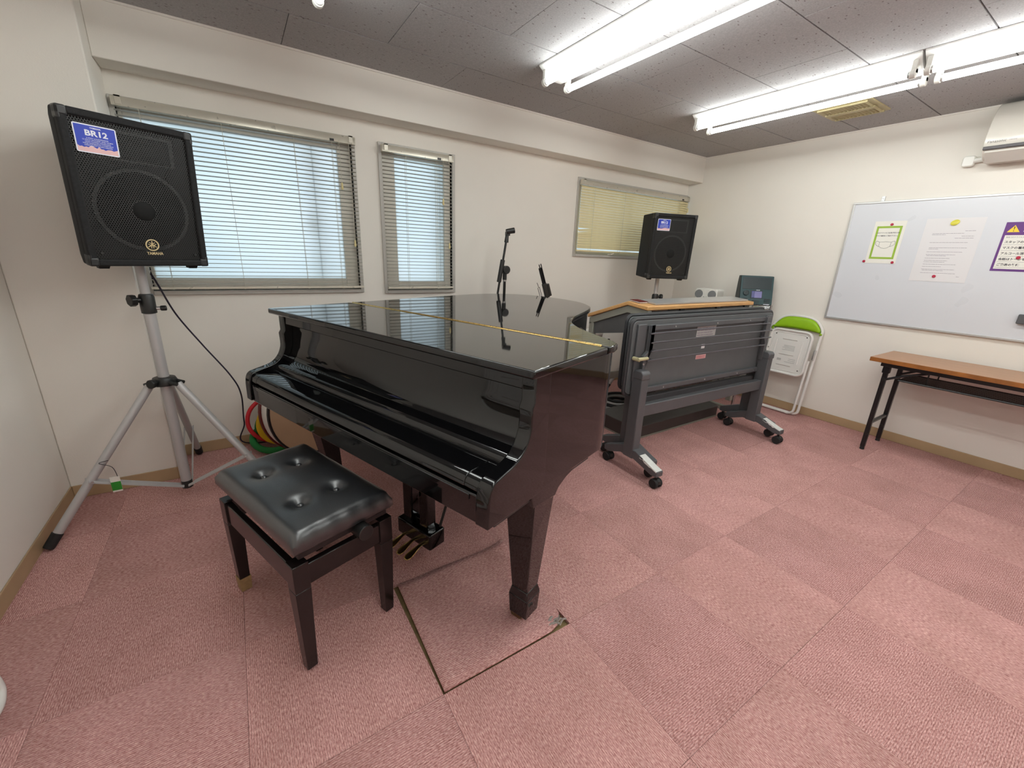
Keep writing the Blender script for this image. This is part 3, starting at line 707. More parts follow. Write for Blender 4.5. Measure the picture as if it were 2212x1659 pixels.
for x in (-0.752, -0.691, -0.640):
    pts = [(x, 0.16, 0.072), (x, 0.13, 0.070), (x, 0.10, 0.062), (x, 0.07, 0.052), (x, 0.052, 0.047)]
    b = B(); wd = [0.008, 0.010, 0.016, 0.022, 0.012]; rings = []
    for (px, py, pz), ww in zip(pts, wd): rings.append([b.bm.verts.new(v_) for v_ in ((px-ww, py, pz-0.004), (px+ww, py, pz-0.004), (px+ww, py, pz+0.004), (px-ww, py, pz+0.004))])
    for A, D in zip(rings, rings[1:]):
        for i in range(4): b.bm.faces.new((A[i], A[(i+1) % 4], D[(i+1) % 4], D[i]))
    b.bm.faces.new(rings[0]); b.bm.faces.new(rings[-1][::-1])
    o = b.build('pedal', M['gold'], p, smooth=60); md = o.modifiers.new('sub', 'SUBSURF'); md.levels = md.render_levels = 2

# ------------------------------------------------------------------ piano bench
bm_ = PM @ Matrix.Translation((-0.776, -0.266, 0))
st = thing('piano_bench', 'black piano bench with a buttoned leather seat', 'bench', M=bm_)
n1, n2 = 57, 36; sx, sy = 0.290, 0.166
btn = [(-0.135, -0.062), (0.125, -0.062), (-0.135, 0.060), (0.125, 0.060)]
b = B(); vs = []; fs = []
for j in range(n2+1):
    for i in range(n1+1):
        u, v_ = -1+2*i/n1, -1+2*j/n2
        x, y = u*sx, v_*sy
        eu, ev = max(0, (abs(x)-(sx-0.026))/0.026), max(0, (abs(y)-(sy-0.026))/0.026)
        rr = min(1.0, math.hypot(eu, ev)); z = 0.512-0.030*(1-math.sqrt(max(0, 1-rr*rr)))
        z += 0.010*(1-u*u)*(1-v_*v_)
        for bx, by in btn:
            d = math.hypot(x-bx, y-by); z -= 0.020*math.exp(-(d/0.024)**2)+0.008*math.exp(-(d/0.06)**2)
        x *= 1-0.004*math.sin(j*0.9); vs.append((x, y, z))
for j in range(n2):
    for i in range(n1): k = j*(n1+1)+i; fs.append((k, k+1, k+n1+2, k+n1+1))
V = b.add(vs, fs)
loop = [V[i] for i in range(n1+1)]+[V[j*(n1+1)+n1] for j in range(1, n2+1)]+[V[n2*(n1+1)+i] for i in range(n1-1, -1, -1)]+[V[j*(n1+1)] for j in range(n2-1, 0, -1)]
low = [b.bm.verts.new((q.co.x*1.004, q.co.y*1.004, 0.458)) for q in loop]; low2 = [b.bm.verts.new((q.co.x*0.97, q.co.y*0.97, 0.446)) for q in loop]
m_ = len(loop)
for A, D in ((loop, low), (low, low2)):
    for i in range(m_): b.bm.faces.new((A[i], A[(i+1) % m_], D[(i+1) % m_], D[i]))
b.bm.faces.new(low2)
seat = b.build('seat', M['leather'], st, smooth=60)
for bx, by in btn: B().ball((bx, by, 0.498), 0.010, (1, 1, 0.55), 14).build('button', M['leather'], seat)
B().box(-0.275, 0.275, -0.150, 0.150, 0.424, 0.448).build('seat_board', M['black_satin'], st, bevel=0.003)
hx, hy = 0.257, 0.152
for y in (-1, 1): B().box(-hx+0.02, hx-0.02, y*hy-(0.010 if y > 0 else 0.012), y*hy+(0.012 if y > 0 else 0.010), 0.318, 0.398).build('apron', M['bench_wood'], st, bevel=0.003)
for x in (-1, 1): B().box(x*hx-0.011, x*hx+0.011, -hy+0.02, hy-0.02, 0.318, 0.390).build('apron', M['bench_wood'], st, bevel=0.003)
for ix, x in enumerate((-1, 1)):
    for y in (-1, 1):
        b = B(); cx, cy = x*(hx-0.006), y*(hy-0.006)
        b.frus((cx, cy, 0.008), 0.0165, 0.0165, (cx, cy, 0.312), 0.0235, 0.0235); b.frus((cx, cy, 0.312), 0.0235, 0.0235, (cx, cy, 0.405), 0.0235, 0.0235)
        b.frus((cx, cy, 0.0), 0.009, 0.009, (cx, cy, 0.008), 0.0165, 0.0165)
        g = b.build('leg', M['bench_wood'], st, bevel=0.002)
        if x < 0 and y < 0: tag(B().frus((cx, cy, 0.004), 0.0175, 0.0175, (cx, cy, 0.062), 0.0205, 0.0205).build('chipped_foot', M['raw_wood'], g), 'chipped bare wood at the foot')
B().cyl((0.262, 0.048, 0.422), (0.312, 0.048, 0.422), 0.0255, n=28).build('height_knob', M['black_plastic'], st, bevel=0.002)
B().cyl((-0.2, 0.048, 0.412), (0.27, 0.048, 0.412), 0.008, n=10).build('lift_rod', M['steel'], st)
for y in (-0.085, 0.085):
    b = B()
    for s in (-1, 1): b.box(-0.16, 0.16, y-0.004, y+0.004, -0.012, 0.012, Matrix.Translation((0, 0, 0.400)) @ Matrix.Rotation(s*R(8), 4, 'Y'))
    b.build('lift_arm', M['black_satin'], st)

# ------------------------------------------------------------------ loudspeakers and stands
def speaker(label, Mx):
    t = thing('loudspeaker', label, 'loudspeaker', M=Mx, group='loudspeakers on tripod stands')
    W, H, D, F = 0.205, 0.548, 0.165, 0.026          # half width, height, half depth, frame width
    wb_ = 0.145
    b = B(); b.prism([(-W, -D+0.03), (W, -D+0.03), (W, -D+0.07), (wb_, D), (-wb_, D), (-W, -D+0.07)], 'z', 0, H); b.build('cabinet', M['spk_case'], t, bevel=0.010, seg=3)
    b = B(); y0, y1 = -D, -D+0.034
    b.box(-W, -W+F, y0, y1, 0, H); b.box(W-F, W, y0, y1, 0, H); b.box(-W+F, W-F, y0, y1, H-F, H); b.box(-W+F, W-F, y0, y1, 0, F)
    b.build('front_frame', M['spk_case'], t, bevel=0.006)
    for sx_ in (-1, 1):
        for z0 in (0, H-0.045):
            b = B(); x0 = sx_*(W+0.001)
            b.box(min(x0, x0-sx_*0.032), max(x0, x0-sx_*0.032), y0-0.0015, y1+0.012, z0-0.001 if z0 == 0 else z0+0.012, z0+0.033 if z0 == 0 else z0+0.046)
            b.box(min(x0, x0-sx_*0.014), max(x0, x0-sx_*0.014), y0-0.0015, y1+0.012, z0, z0+0.045)
            b.build('corner_cap', M['spk_corner'], t, bevel=0.007, seg=3)
    for sx_ in (-1, 1): B().frus((sx_*0.155, -D+0.05, -0.014), 0.015, 0.015, (sx_*0.155, -D+0.05, 0), 0.019, 0.019).build('rubber_foot', M['rubber'], t)
    B().box(-W+F, W-F, -D+0.022, -D+0.026, F, H-F).build('baffle', M['baffle'], t)
    b = B(); c = (0.0, -D+0.020, 0.218)
    b.lathe([(0.157, 0.0), (0.157, -0.005), (0.145, -0.006), (0.143, 0.0)], c, 'y', 56, True); b.build('woofer_ring', M['cone_ring'], t, smooth=40)
    b = B(); b.lathe([(0.142, 0.0), (0.05, 0.0), (0.045, -0.004), (0.03, -0.011), (0.004, -0.013)], c, 'y', 40); b.build('woofer_cone', M['cone'], t, smooth=60)
    B().lathe([(0.046, -0.002), (0.034, -0.012), (0.012, -0.014)], c, 'y', 30).build('dust_cap', M['cone'], t, smooth=60)
    b = B()
    b.prism([(-0.135, 0.395), (0.135, 0.395), (0.135, 0.505), (-0.135, 0.505)], 'y', -D+0.0185, -D+0.022); b.build('horn', M['cone_ring'], t, bevel=0.002)
    b = B(); b.prism([(-0.12, 0.405), (0.12, 0.405), (0.12, 0.495), (-0.12, 0.495)], 'y', -D+0.0165, -D+0.0185); b.build('horn_mouth', M['baffle'], t)
    for sx_ in (-1, 1): B().lathe([(0.034, 0), (0.034, -0.003), (0.001, -0.004)], (sx_*0.128, -D+0.021, 0.362), 'y', 24).build('bass_port', M['baffle'], t)
    B().box(-W+F, W-F, -D+0.0105, -D+0.0115, F, H-F).build('grille', M['grille'], t, smooth=None)
    for sx_ in (-1, 1):
        B().cyl((sx_*0.16, -D+0.0105, 0.05), (sx_*0.16, -D+0.006, 0.05), 0.005, n=12).build('screw', M['spk_corner'], t)
    # blue sticker
    s = B().prism(rrect(-0.168, -0.047, 0.407, 0.502, 0.006), 'y', -D+0.0086, -D+0.010).build('sticker', M['sticker_white'], t, smooth=None)
    yy = -D+0.0083
    b = B(); jag = [(-0.164, 0.430)]; k = 0
    for k in range(1, 19): jag.append((-0.164+k*0.113/19, 0.427+random.uniform(-0.004, 0.005)))
    jag += [(-0.051, 0.430)]
    b.prism(jag+[(-0.051, 0.498), (-0.164, 0.498)], 'y', yy-0.0004, yy+0.0003); b.build('blue_print', M['sticker_blue'], s, smooth=None)
    B().box(-0.164, -0.051, yy-0.0001, yy+0.0003, 0.411, 0.43).build('pink_print', M['sticker_pink'], s, smooth=None)
    ux = (R(90), 0, 0)
    text('BR12', 0.026, M['sticker_white'], s, (-0.106, yy-0.0007, 0.473), rot=ux, bold=0.0009, sx=1.15)
    text('YAMAHA', 0.0075, M['sticker_white'], s, (-0.106, yy-0.0007, 0.491), rot=ux, bold=0.0002)
    for i, tx in enumerate(('2-WAY LOUDSPEAKER', '12 INCH WOOFER AND HORN', 'HIGH POWER HANDLING', 'WIDE DISPERSION CONSTANT', 'DIRECTIVITY HORN DESIGN')):
        text(tx, 0.0062, M['sticker_white'], s, (-0.105, yy-0.0007, 0.4565-i*0.0060), rot=ux)
    # emblem: ring with three crossed tuning forks, and the name
    e_ = B().lathe([(0.0235, 0.0), (0.0235, -0.003), (0.0195, -0.003), (0.0195, 0.0)], (0.006, -D+0.010, 0.086), 'y', 36, True).build('emblem', M['emblem'], t)
    B().lathe([(0.0195, -0.0005), (0.001, -0.0006)], (0.006, -D+0.010, 0.086), 'y', 30).build('emblem_ground', M['baffle'], e_)
    b = B()
    for k in range(3):
        Mk = Matrix.Translation((0.006, -D+0.0085, 0.086)) @ Matrix.Rotation(R(120*k), 4, 'Y')
        b.box(-0.0014, 0.0014, -0.0012, 0.0012, 0.0, 0.0165, Mk)
        for q in (-1, 1): b.box(q*0.0036-0.0011, q*0.0036+0.0011, -0.0012, 0.0012, -0.0135, 0.001, Mk)
        b.box(-0.0047, 0.0047, -0.0012, 0.0012, -0.0005, 0.002, Mk)
    b.build('tuning_forks', M['emblem'], e_)
    text('YAMAHA', 0.0165, M['emblem'], t, (0.012, -D+0.0098, 0.0515), rot=ux, bold=0.0004, sx=0.82)
    return t
def stand(label, x, y, angs, top, zc, zh, knob=200, reach=0.500):
    t = thing('speaker_stand', label, 'speaker stand', (x, y, 0), 0, 'tripod stands under the loudspeakers')
    B().cyl((0, 0, 0.060), (0, 0, zc), 0.0225, n=24).build('lower_pole', M['stand_alu'], t)
    B().cyl((0, 0, zc), (0, 0, top), 0.0185, n=24).build('upper_pole', M['stand_alu'], t)
    c = B().lathe([(0.0225, -0.045), (0.029, -0.042), (0.030, 0.03), (0.026, 0.042), (0.0185, 0.045)], (0, 0, zc), n=24).build('clamp_collar', M['black_plastic'], t, smooth=40)
    a = R(knob); d = Vector((math.cos(a), math.sin(a), 0))
    b = B(); b.cyl(Vector((0, 0, zc+0.018))+d*0.02, Vector((0, 0, zc+0.018))+d*0.05, 0.012, n=12); b.cyl(Vector((0, 0, zc+0.018))+d*0.045, Vector((0, 0, zc+0.018))+d*0.068, 0.027, n=7); b.build('clamp_knob', M['black_plastic'], c, bevel=0.003)
    d2 = Vector((math.cos(a+2.5), math.sin(a+2.5), 0))
    b = B(); b.cyl(Vector((0, 0, zc-0.022))+d2*0.02, Vector((0, 0, zc-0.022))+d2*0.042, 0.008, n=10); b.build('pin_shaft', M['steel'], c)
    B().cyl(Vector((0, 0, zc-0.022))+d2*0.042, Vector((0, 0, zc-0.022))+d2*0.066, 0.012, n=12).build('safety_pin', M['black_plastic'], c, bevel=0.004)
    h = B().lathe([(0.024, -0.022), (0.050, -0.018), (0.052, 0.0), (0.044, 0.018), (0.026, 0.022)], (0, 0, zh), n=24); 
    hub = h.build('hub', M['black_plastic'], t, smooth=40)
    b = B()
    for an in angs:
        d = Vector((math.cos(R(an)), math.sin(R(an)), 0)); n_ = Vector((-d.y, d.x, 0))
        for s in (-1, 1): b.tube([d*0.03+n_*0.021*s+Vector((0, 0, zh)), d*0.075+n_*0.021*s+Vector((0, 0, zh-0.01))], 0.009, 8)
    b.build('hub_ears', M['black_plastic'], hub)
    a = R(knob+20); d = Vector((math.cos(a), math.sin(a), 0)); b = B(); b.cyl(Vector((0, 0, zh+0.004))+d*0.04, Vector((0, 0, zh+0.004))+d*0.07, 0.010, n=10); b.cyl(Vector((0, 0, zh+0.004))+d*0.062, Vector((0, 0, zh+0.004))+d*0.082, 0.022, n=7); b.build('hub_knob', M['black_plastic'], hub, bevel=0.003)
    b = B().lathe([(0.024, 0.05), (0.024, 0.085), (0.0225, 0.09)], n=20); foot = b.build('lower_ring', M['black_plastic'], t)
    for an in angs:
        d = Vector((math.cos(R(an)), math.sin(R(an)), 0)); p0 = d*0.062+Vector((0, 0, zh-0.012)); p1 = d*reach+Vector((0, 0, 0.022))
        lg = B().cyl(p0, p1, 0.0175, n=18).build('leg', M['stand_alu'], t)
        ax = (p1-p0).normalized(); B().cyl(p1-ax*0.055, p1+ax*0.012, 0.0205, 0.019, n=18).build('rubber_tip', M['rubber'], lg, bevel=0.003)
        q = p0+(p1-p0)*0.62; n_ = Vector((-d.y, d.x, 0))
        for s in (-1, 1):
            b = B(); aa, bb = q+n_*0.0195*s, d*0.022+Vector((0, 0, 0.068))+n_*0.0195*s
            b.tube([aa-(bb-aa).normalized()*0.012, bb], 0.0072, 8, flat=0.32); b.build('strut', M['stand_alu'], lg)
            B().cyl(aa-n_*0.003*s, aa+n_*0.004*s, 0.005, n=10).build('rivet', M['steel'], lg)
    return t
s1_ = stand('silver tripod speaker stand standing beside the pillar', -1.225, 1.665, (207, 88, 327), 1.18, 1.005, 0.634, 215, 0.516)
speaker('large black loudspeaker on the stand beside the pillar', Matrix.Translation((-1.224, 1.670, 1.192)) @ Matrix.Rotation(0.4485, 4, 'Z') @ Matrix.Rotation(0.085, 4, 'X'))
s2_ = stand('silver tripod speaker stand standing behind the rolling tables', 2.49, 1.796, (30, 150, 270), 1.13, 0.935, 0.62, 330, 0.375)
speaker('black loudspeaker in front of the cream corner blind', Matrix.Translation((2.49, 1.796, 1.134)) @ Matrix.Rotation(-0.376, 4, 'Z') @ Matrix.Rotation(0.03, 4, 'X'))
tg = thing('price_tag', 'small green and white paper tag hanging from the stand leg', 'tag', (-1.47, 1.535, 0.30))
B().tube(spline([(0.012, -0.02, 0.03), (-0.02, -0.025, 0.025), (0.02, -0.03, 0.0), (0.03, -0.03, -0.05)], 5), 0.0013, 5).build('wire', M['rubber'], tg)
B().box(0.002, 0.036, -0.031, -0.029, -0.125, -0.05).build('tag_card', M['paper_warm'], tg); B().box(0.002, 0.036, -0.032, -0.031, -0.117, -0.075).build('green_band', M['tag_green'], tg)
cb = B().tube(spline([(-1.198, 1.72, 1.135), (-1.185, 1.76, 1.08), (-1.157, 1.93, 0.915), (-1.075, 1.99, 0.735), (-0.97, 2.00, 0.54), (-0.935, 2.05, 0.40), (-0.945, 2.15, 0.18), (-0.93, 2.185, 0.015), (-0.3, 2.192, 0.006), (0.3, 2.192, 0.006)], 10), 0.0042, 8).build('speaker_cable', M['cable'])
tag(cb, 'dark purple cable hanging from the left loudspeaker behind the piano', 'cable')

# ------------------------------------------------------------------ flip-top rolling tables, nested one behind the other
def roll_table():
    t = thing('rolling_table', '', 'table', (0, 0, 0), 0, 'nested flip top rolling tables')
    b = B(); b.prism(rrect(-0.738, 0.738, 0.505, 0.950, 0.035, 5), 'y', 0.046, 0.068); tp = b.build('table_top', M['panel_grey'], t, bevel=0.003)
    b = B(); o_ = rrect(-0.745, 0.745, 0.498, 0.957, 0.040, 5); 
    b.tube([(x, 0.060, z) for x, z in o_], 0.0115, 8, True); b.build('edge_band', M['edge_dark'], tp)
    # underside faces the room: two long rails, end brackets, book rods
    B().box(-0.62, 0.66, 0.022, 0.046, 0.892, 0.922).build('top_rail', M['dark_grey'], t, bevel=0.003)
    B().box(-0.64, 0.64, 0.022, 0.046, 0.508, 0.540).build('lower_rail', M['dark_grey'], t, bevel=0.003)
    for x in (-0.40, 0.02, 0.40, 0.61):
        B().cyl((x, 0.023, 0.907), (x, 0.019, 0.907), 0.005, n=8).build('screw', M['steel'], t); B().cyl((x-0.03, 0.023, 0.524), (x-0.03, 0.019, 0.524), 0.005, n=8).build('screw', M['steel'], t)
    for s in (-1, 1):
        x = s*0.675
        b = B(); b.prism([(x-0.035, 0.930), (x+0.035, 0.930), (x+0.035, 0.60), (x+0.02, 0.57), (x-0.02, 0.57), (x-0.035, 0.60)], 'y', 0.030, 0.046); b.build('end_bracket', M['dark_grey'], t, bevel=0.003)
        i = x-s*0.062
        b = B(); b.prism([(i-0.011, 0.925), (i+0.011, 0.925), (i+0.011, 0.79), (x-s*0.01, 0.745), (x-s*0.01, 0.62), (x-s*0.04, 0.60), (x-s*0.045, 0.735), (i-0.011, 0.78)], 'y', 0.006, 0.030); b.build('pivot_plate', M['dark_grey'], t, bevel=0.002)
        B().cyl((x+0.01, 0.005, 0.700), (x+0.01, 0.000, 0.700), 0.006, n=10).build('pivot_bolt', M['steel'], t)
        b = B(); b.box(x-0.030, x+0.030, -0.040, 0.040, 0.11, 0.625); b.prism([(-0.044, 0.615), (0.044, 0.615), (0.044, 0.635), (0.02, 0.668), (-0.030, 0.668), (-0.044, 0.652)], 'x', x-0.034, x+0.034); b.build('post', M['dark_grey'], t, bevel=0.007, seg=3)
        prof = [(-0.235, 0.078), (-0.235, 0.112), (-0.20, 0.122), (-0.06, 0.172), (0.05, 0.176), (0.09, 0.160), (0.17, 0.125), (0.200, 0.115), (0.200, 0.078), (0.16, 0.075), (0.06, 0.115), (-0.05, 0.115), (-0.19, 0.076)]
        ft = B().prism(prof, 'x', x-0.028, x+0.028).build('foot', M['dark_grey'], t, bevel=0.006, seg=3)
        for y in (-0.215, 0.180):
            c = B(); c.cyl((x, y, 0.05), (x, y, 0.082), 0.008, n=10)
            c.prism([(y-0.030, 0.030), (y-0.026, 0.050), (y-0.010, 0.062), (y+0.012, 0.060), (y+0.028, 0.044), (y+0.031, 0.028)], 'x', x-0.010, x+0.010)
            cs = c.build('caster', M['black_plastic'], ft, bevel=0.003)
        for y in (-0.215, 0.180):
            for q in (-1, 1): B().lathe([(0.012, -0.011), (0.027, -0.011), (0.030, -0.006), (0.030, 0.006), (0.027, 0.011), (0.012, 0.011)], (x+q*0.0175, y, 0.030), 'x', 20).build('caster_wheel', M['rubber'], ft, smooth=40)
    B().box(-0.646, 0.646, -0.022, 0.022, 0.372, 0.448).build('cross_beam', M['dark_grey'], t, bevel=0.005)
    for z, y in ((0.880, 0.004), (0.830, -0.012), (0.780, -0.016), (0.720, 0.004)):
        e = 0.592
        B().tube(spline([(-e, 0.026, z), (-e+0.012, y, z-0.002), (-e+0.04, y-0.004, z), (e-0.04, y-0.004, z), (e-0.012, y, z-0.002), (e, 0.026, z)], 5), 0.0048, 8).build('book_rod', M['rod_grey'], t)
    b = B(); b.cyl((-0.725, -0.005, 0.735), (-0.650, -0.012, 0.738), 0.011, 0.009, n=12); b.cyl((-0.715, 0.04, 0.733), (-0.715, -0.01, 0.733), 0.012, n=12); b.build('tilt_lever', M['olive'], t, bevel=0.002)
    return t
RT = Matrix.Translation((1.742, 0.672, 0)) @ Matrix.Rotation(R(-1.6), 4, 'Z')
t1 = roll_table()
t2 = copy_tree(t1)
t1.matrix_world = RT; t1['label'] = 'grey folded rolling table in front, with labels and worn white feet'
t2.matrix_world = RT @ Matrix.Translation((0.064, 0.097, 0.008)); t2['label'] = 'grey folded rolling table nested behind the front one'
for x0, x1, z0, z1, m_ in ((-0.15, 0.05, 0.820, 0.888, 'sticker_white'), (-0.075, -0.040, 0.738, 0.766, 'paper'), (-0.115, -0.010, 0.668, 0.695, 'sticker_pink')):
    lb = B().box(x0, x1, 0.0445, 0.046, z0, z1).build('label_sticker', M['print_grey'] if m_ == 'sticker_white' else M[m_], t1, smooth=None)
    if m_ == 'sticker_white':
        b = B()
        for r_ in range(4):
            xx = x0+0.006
            while xx < x1-0.03: wd = random.uniform(0.01, 0.04); b.box(xx, xx+wd, 0.0438, 0.0445, z0+0.008+r_*0.015, z0+0.014+r_*0.015); xx += wd+0.006
        b.build('label_print', M['ink_pale'], lb, smooth=None)
    if m_ == 'sticker_pink':
        b = B()
        for r_ in range(2): b.box(x0+0.006, x1-0.008, 0.0438, 0.0445, z0+0.006+r_*0.010, z0+0.009+r_*0.010)
        b.build('label_print', M['magnet_red'], lb, smooth=None)
for x in (-0.675, 0.675):
    n_ = 10; top = [(-0.232, 0.1135), (-0.20, 0.1235), (-0.10, 0.1592)]
    b = B(); L_ = [(x-0.026+random.uniform(-0.003, 0.004), y, z+0.0008) for y, z in [(-0.232+0.132*i/n_, 0) for i in range(n_+1)]]
    def zt(y): return 0.1123+(y+0.235)*0.286 if y < -0.20 else 0.1223+(y+0.20)*0.357
    vs = []; fs = []
    for i in range(n_+1):
        y = -0.230+0.135*i/n_; vs += [(x-0.0275+(random.uniform(0, 0.01) if i > 6 else 0), y, zt(y)+0.0005), (x+0.022, y, zt(y)+0.0005), (x-0.0288, y, zt(y)-0.006-(random.uniform(0, 0.012) if i > 3 else 0))]
    for i in range(n_): k = 3*i; fs += [(k, k+1, k+4, k+3), (k, k+3, k+5, k+2)]
    b.add(vs, fs); b.build('worn_tape', M['worn_white'], t1, smooth=None)

# ------------------------------------------------------------------ console desk behind the rolling tables
d = thing('console_desk', 'grey console desk with an oak edged sloping top', 'desk', (1.455, 1.03, 0))
Wd = 1.315
def yz(pts, th):   # thin strip that follows a polyline downwards by th
    return pts+[(a, c-th) for a, c in pts[::-1]]
line = [(-0.020, 0.985), (0.165, 1.002), (0.560, 0.862)]
B().prism(yz(line, 0.028), 'x', -0.012, Wd+0.012).build('desk_top', M['oak'], d, bevel=0.006, seg=3)
low = [(a+(0.006 if a < 0 else -0.012 if a > 0.5 else 0), c-0.0285) for a, c in line]
for x0, x1 in ((0, 0.04), (Wd-0.04, Wd)):
    b = B(); b.prism(yz(low, 0.052), 'x', x0, x1); b.box(x0, x1, -0.012, 0.032, 0.10, 0.92); b.box(x0, x1, 0.500, 0.545, 0.02, 0.80); b.box(x0, x1, -0.02, 0.56, 0.0, 0.04)
    b.build('side_frame', M['desk_frame'], d, bevel=0.003)
    b = B(); b.prism([(0.03, 0.93), (0.165, 0.935), (0.50, 0.80), (0.49, 0.715), (0.03, 0.80)], 'x', x0+0.012, x1-0.012); b.build('side_panel', M['desk_panel'], d)
B().box(0.04, Wd-0.04, 0.0, 0.018, 0.735, 0.948).build('front_panel', M['desk_panel'], d, bevel=0.003)
for x in (0.35, 0.80, 1.20): B().box(x, x+0.05, -0.016, 0.0, 0.945, 0.956).build('clip', M['black_plastic'], d)
b = B(); b.prism([(-0.03, 0.0), (-0.03, 0.095), (-0.01, 0.105), (0.10, 0.118), (0.34, 0.118), (0.34, 0.0)], 'x', -0.02, 1.07); b.build('plinth', M['desk_plinth'], d, bevel=0.004)
B().box(-0.022, 1.072, -0.034, 0.345, 0.0, 0.012).build('plinth_trim', M['desk_frame'], d)
B().box(0.56, 0.60, 0.18, 0.22, 0.115, 0.93).build('centre_post', M['desk_frame'], d, bevel=0.003)
B().box(0.68, 0.73, 0.30, 0.34, 0.0, 0.90).build('centre_post', M['desk_frame'], d, bevel=0.003)
B().box(0.04, Wd-0.04, 0.50, 0.52, 0.30, 0.36).build('rear_rail', M['desk_frame'], d, bevel=0.003)
bd = B().prism([(0.010, 0.990), (0.155, 1.0035), (0.155, 1.0135), (0.010, 1.000)], 'x', 0.10, 1.28).build('cover_board', M['alu']); bd.location = (1.455, 1.03, 0.0005)
tag(bd, 'long pale grey board lying on the console desk', 'board')
bk = thing('notebook', 'thin dark edged notebook lying at the left end of the desk', 'notebook', (1.455, 1.03, 0))
B().prism([(0.075, 0.9975), (0.165, 1.006), (0.165, 1.012), (0.075, 1.0035)], 'x', 0.015, 0.092).build('pages', M['paper'], bk); B().prism([(0.073, 1.0036), (0.167, 1.0122), (0.167, 1.0145), (0.073, 1.006)], 'x', 0.013, 0.094).build('cover', M['drum_red'], bk)
# things kept under the desk
co = thing('cable_coil', 'black striped cable coil on the floor under the desk', 'cable', (1.80, 1.49, 0.0))
for k in range(6): B().tube([(0.13*math.cos(a*PI/12)*(1+0.05*math.sin(a+k)), 0.11*math.sin(a*PI/12), 0.014+k*0.024) for a in range(24)], 0.012, 8, True).build('cable_loop', M['rubber'] if k % 2 else M['print_grey'], co)
bg = B(); bg.ball((0, 0, 0.13), 0.17, (1.35, 0.8, 0.75), 20); 
for q in bg.bm.verts: q.co.z = max(0.0, q.co.z+0.012*math.sin(31*q.co.x+17*q.co.y)); q.co.x += 0.012*math.sin(40*q.co.z)
o = bg.build('plastic_bag', M['bag'], smooth=80); o.location = (2.20, 1.54, 0.0); tag(o, 'crumpled black plastic bag under the desk', 'bag')
bx = thing('storage_box', 'green edged storage box on the floor beneath the wire rack', 'box', (2.92, 1.42, 0.16))
B().box(0, 0.26, 0, 0.24, 0.0, 0.16).build('body', M['black_plastic'], bx, bevel=0.006); B().box(-0.006, 0.266, -0.006, 0.246, 0.16, 0.178).build('lid', M['green_print'], bx, bevel=0.004)
def roll(label, x, y, z, a, ln, r, mat):
    t = thing('paper_roll', label, 'paper roll', (x, y, z), R(a)); b = B()
    b.lathe([(r, 0), (r, ln), (r*0.8, ln), (r*0.8, 0.0)], (0, 0, 0), 'x', 24, True); b.build('roll', mat, t, smooth=40); return t
cr = thing('low_shelf', 'low grey shelf trolley standing behind the piano tail', 'shelf', (1.46, 1.65, 0))
for z in (0.08, 0.34, 0.60): B().box(0, 0.34, 0, 0.30, z-0.012, z).build('shelf_board', M['cinder'], cr, bevel=0.003)
for x in (0.012, 0.328):
    for y in (0.012, 0.288): B().cyl((x, y, 0), (x, y, 0.62), 0.010, n=10).build('post', M['black_plastic'], cr)
roll('white paper roll lying on the low shelf behind the piano', 1.47, 1.73, 0.652, 10, 0.31, 0.050, M['paper_warm'])
roll('kraft brown paper roll on the middle board of the low shelf', 1.47, 1.77, 0.392, 6, 0.32, 0.050, M['roll'])

# ------------------------------------------------------------------ wire rack with player and desktop speakers
rk = thing('wire_rack', 'chrome wire rack in the corner behind the folding chair', 'rack', (2.885, 1.062, 0))
Rx, Ry = 0.335, 0.66
for x in (0.012, Rx-0.012):
    for y in (0.012, Ry-0.012): B().cyl((x, y, 0), (x, y, 0.934), 0.0125, n=14).build('post', M['chrome'], rk)
for z in (0.13, 0.52, 0.905):
    sh = B()
    for dz in (0.0, 0.026): sh.tube([(0.012, 0.012, z+dz-0.0), (Rx-0.012, 0.012, z+dz), (Rx-0.012, Ry-0.012, z+dz), (0.012, Ry-0.012, z+dz)], 0.0036, 6, True)
    for q in range(14):
        a_ = 0.02+q*(Rx-0.04)/13
        for y in (0.012, Ry-0.012): sh.cyl((a_, y, z), (a_+0.011, y, z+0.026), 0.0022, n=5)
    for q in range(28):
        a_ = 0.02+q*(Ry-0.04)/27
        for x in (0.012, Rx-0.012): sh.cyl((x, a_, z), (x, a_+0.011, z+0.026), 0.0022, n=5)
    s_ = sh.build('shelf', M['chrome'], rk)
    for q in range(12): y = 0.03+q*(Ry-0.06)/11; B().cyl((0.012, y, z+0.027), (Rx-0.012, y, z+0.027), 0.0026, n=6).build('shelf_wire', M['chrome'], s_)
pl = thing('karaoke_player', 'dark teal player with a small screen tilted on the wire rack', 'player', (3.093, 1.168, 0.9355), R(-42)); pl.scale = (0.93, 0.93, 0.93)
Mt = Matrix.Rotation(R(-17), 4, 'X')
def tb(x0, x1, y0, y1, z0, z1): return B().box(x0, x1, y0, y1, z0, z1, Mt)
pl_b = B(); pl_b.prism([(-0.030, 0.0), (-0.030+0.075, 0.270), (0.105, 0.270), (0.115, 0.20), (0.115, 0.0)], 'x', -0.150, 0.150); pl_b.build('body', M['teal_dark'], pl, bevel=0.006)
Mf = Matrix.Translation((0, -0.0315, 0)) @ Matrix.Rotation(-math.atan2(0.075, 0.270), 4, 'X')
def face(nm, x0, x1, z0, z1, mat, h=0.003, bev=0.001): return B().box(x0, x1, -h, 0.002, z0, z1, Mf).build(nm, mat, pl, bevel=bev)
face('front_plate', -0.148, 0.148, 0.004, 0.278, M['teal'], 0.002); face('speaker_panel', -0.132, 0.132, 0.150, 0.266, M['teal_dark'], 0.004)
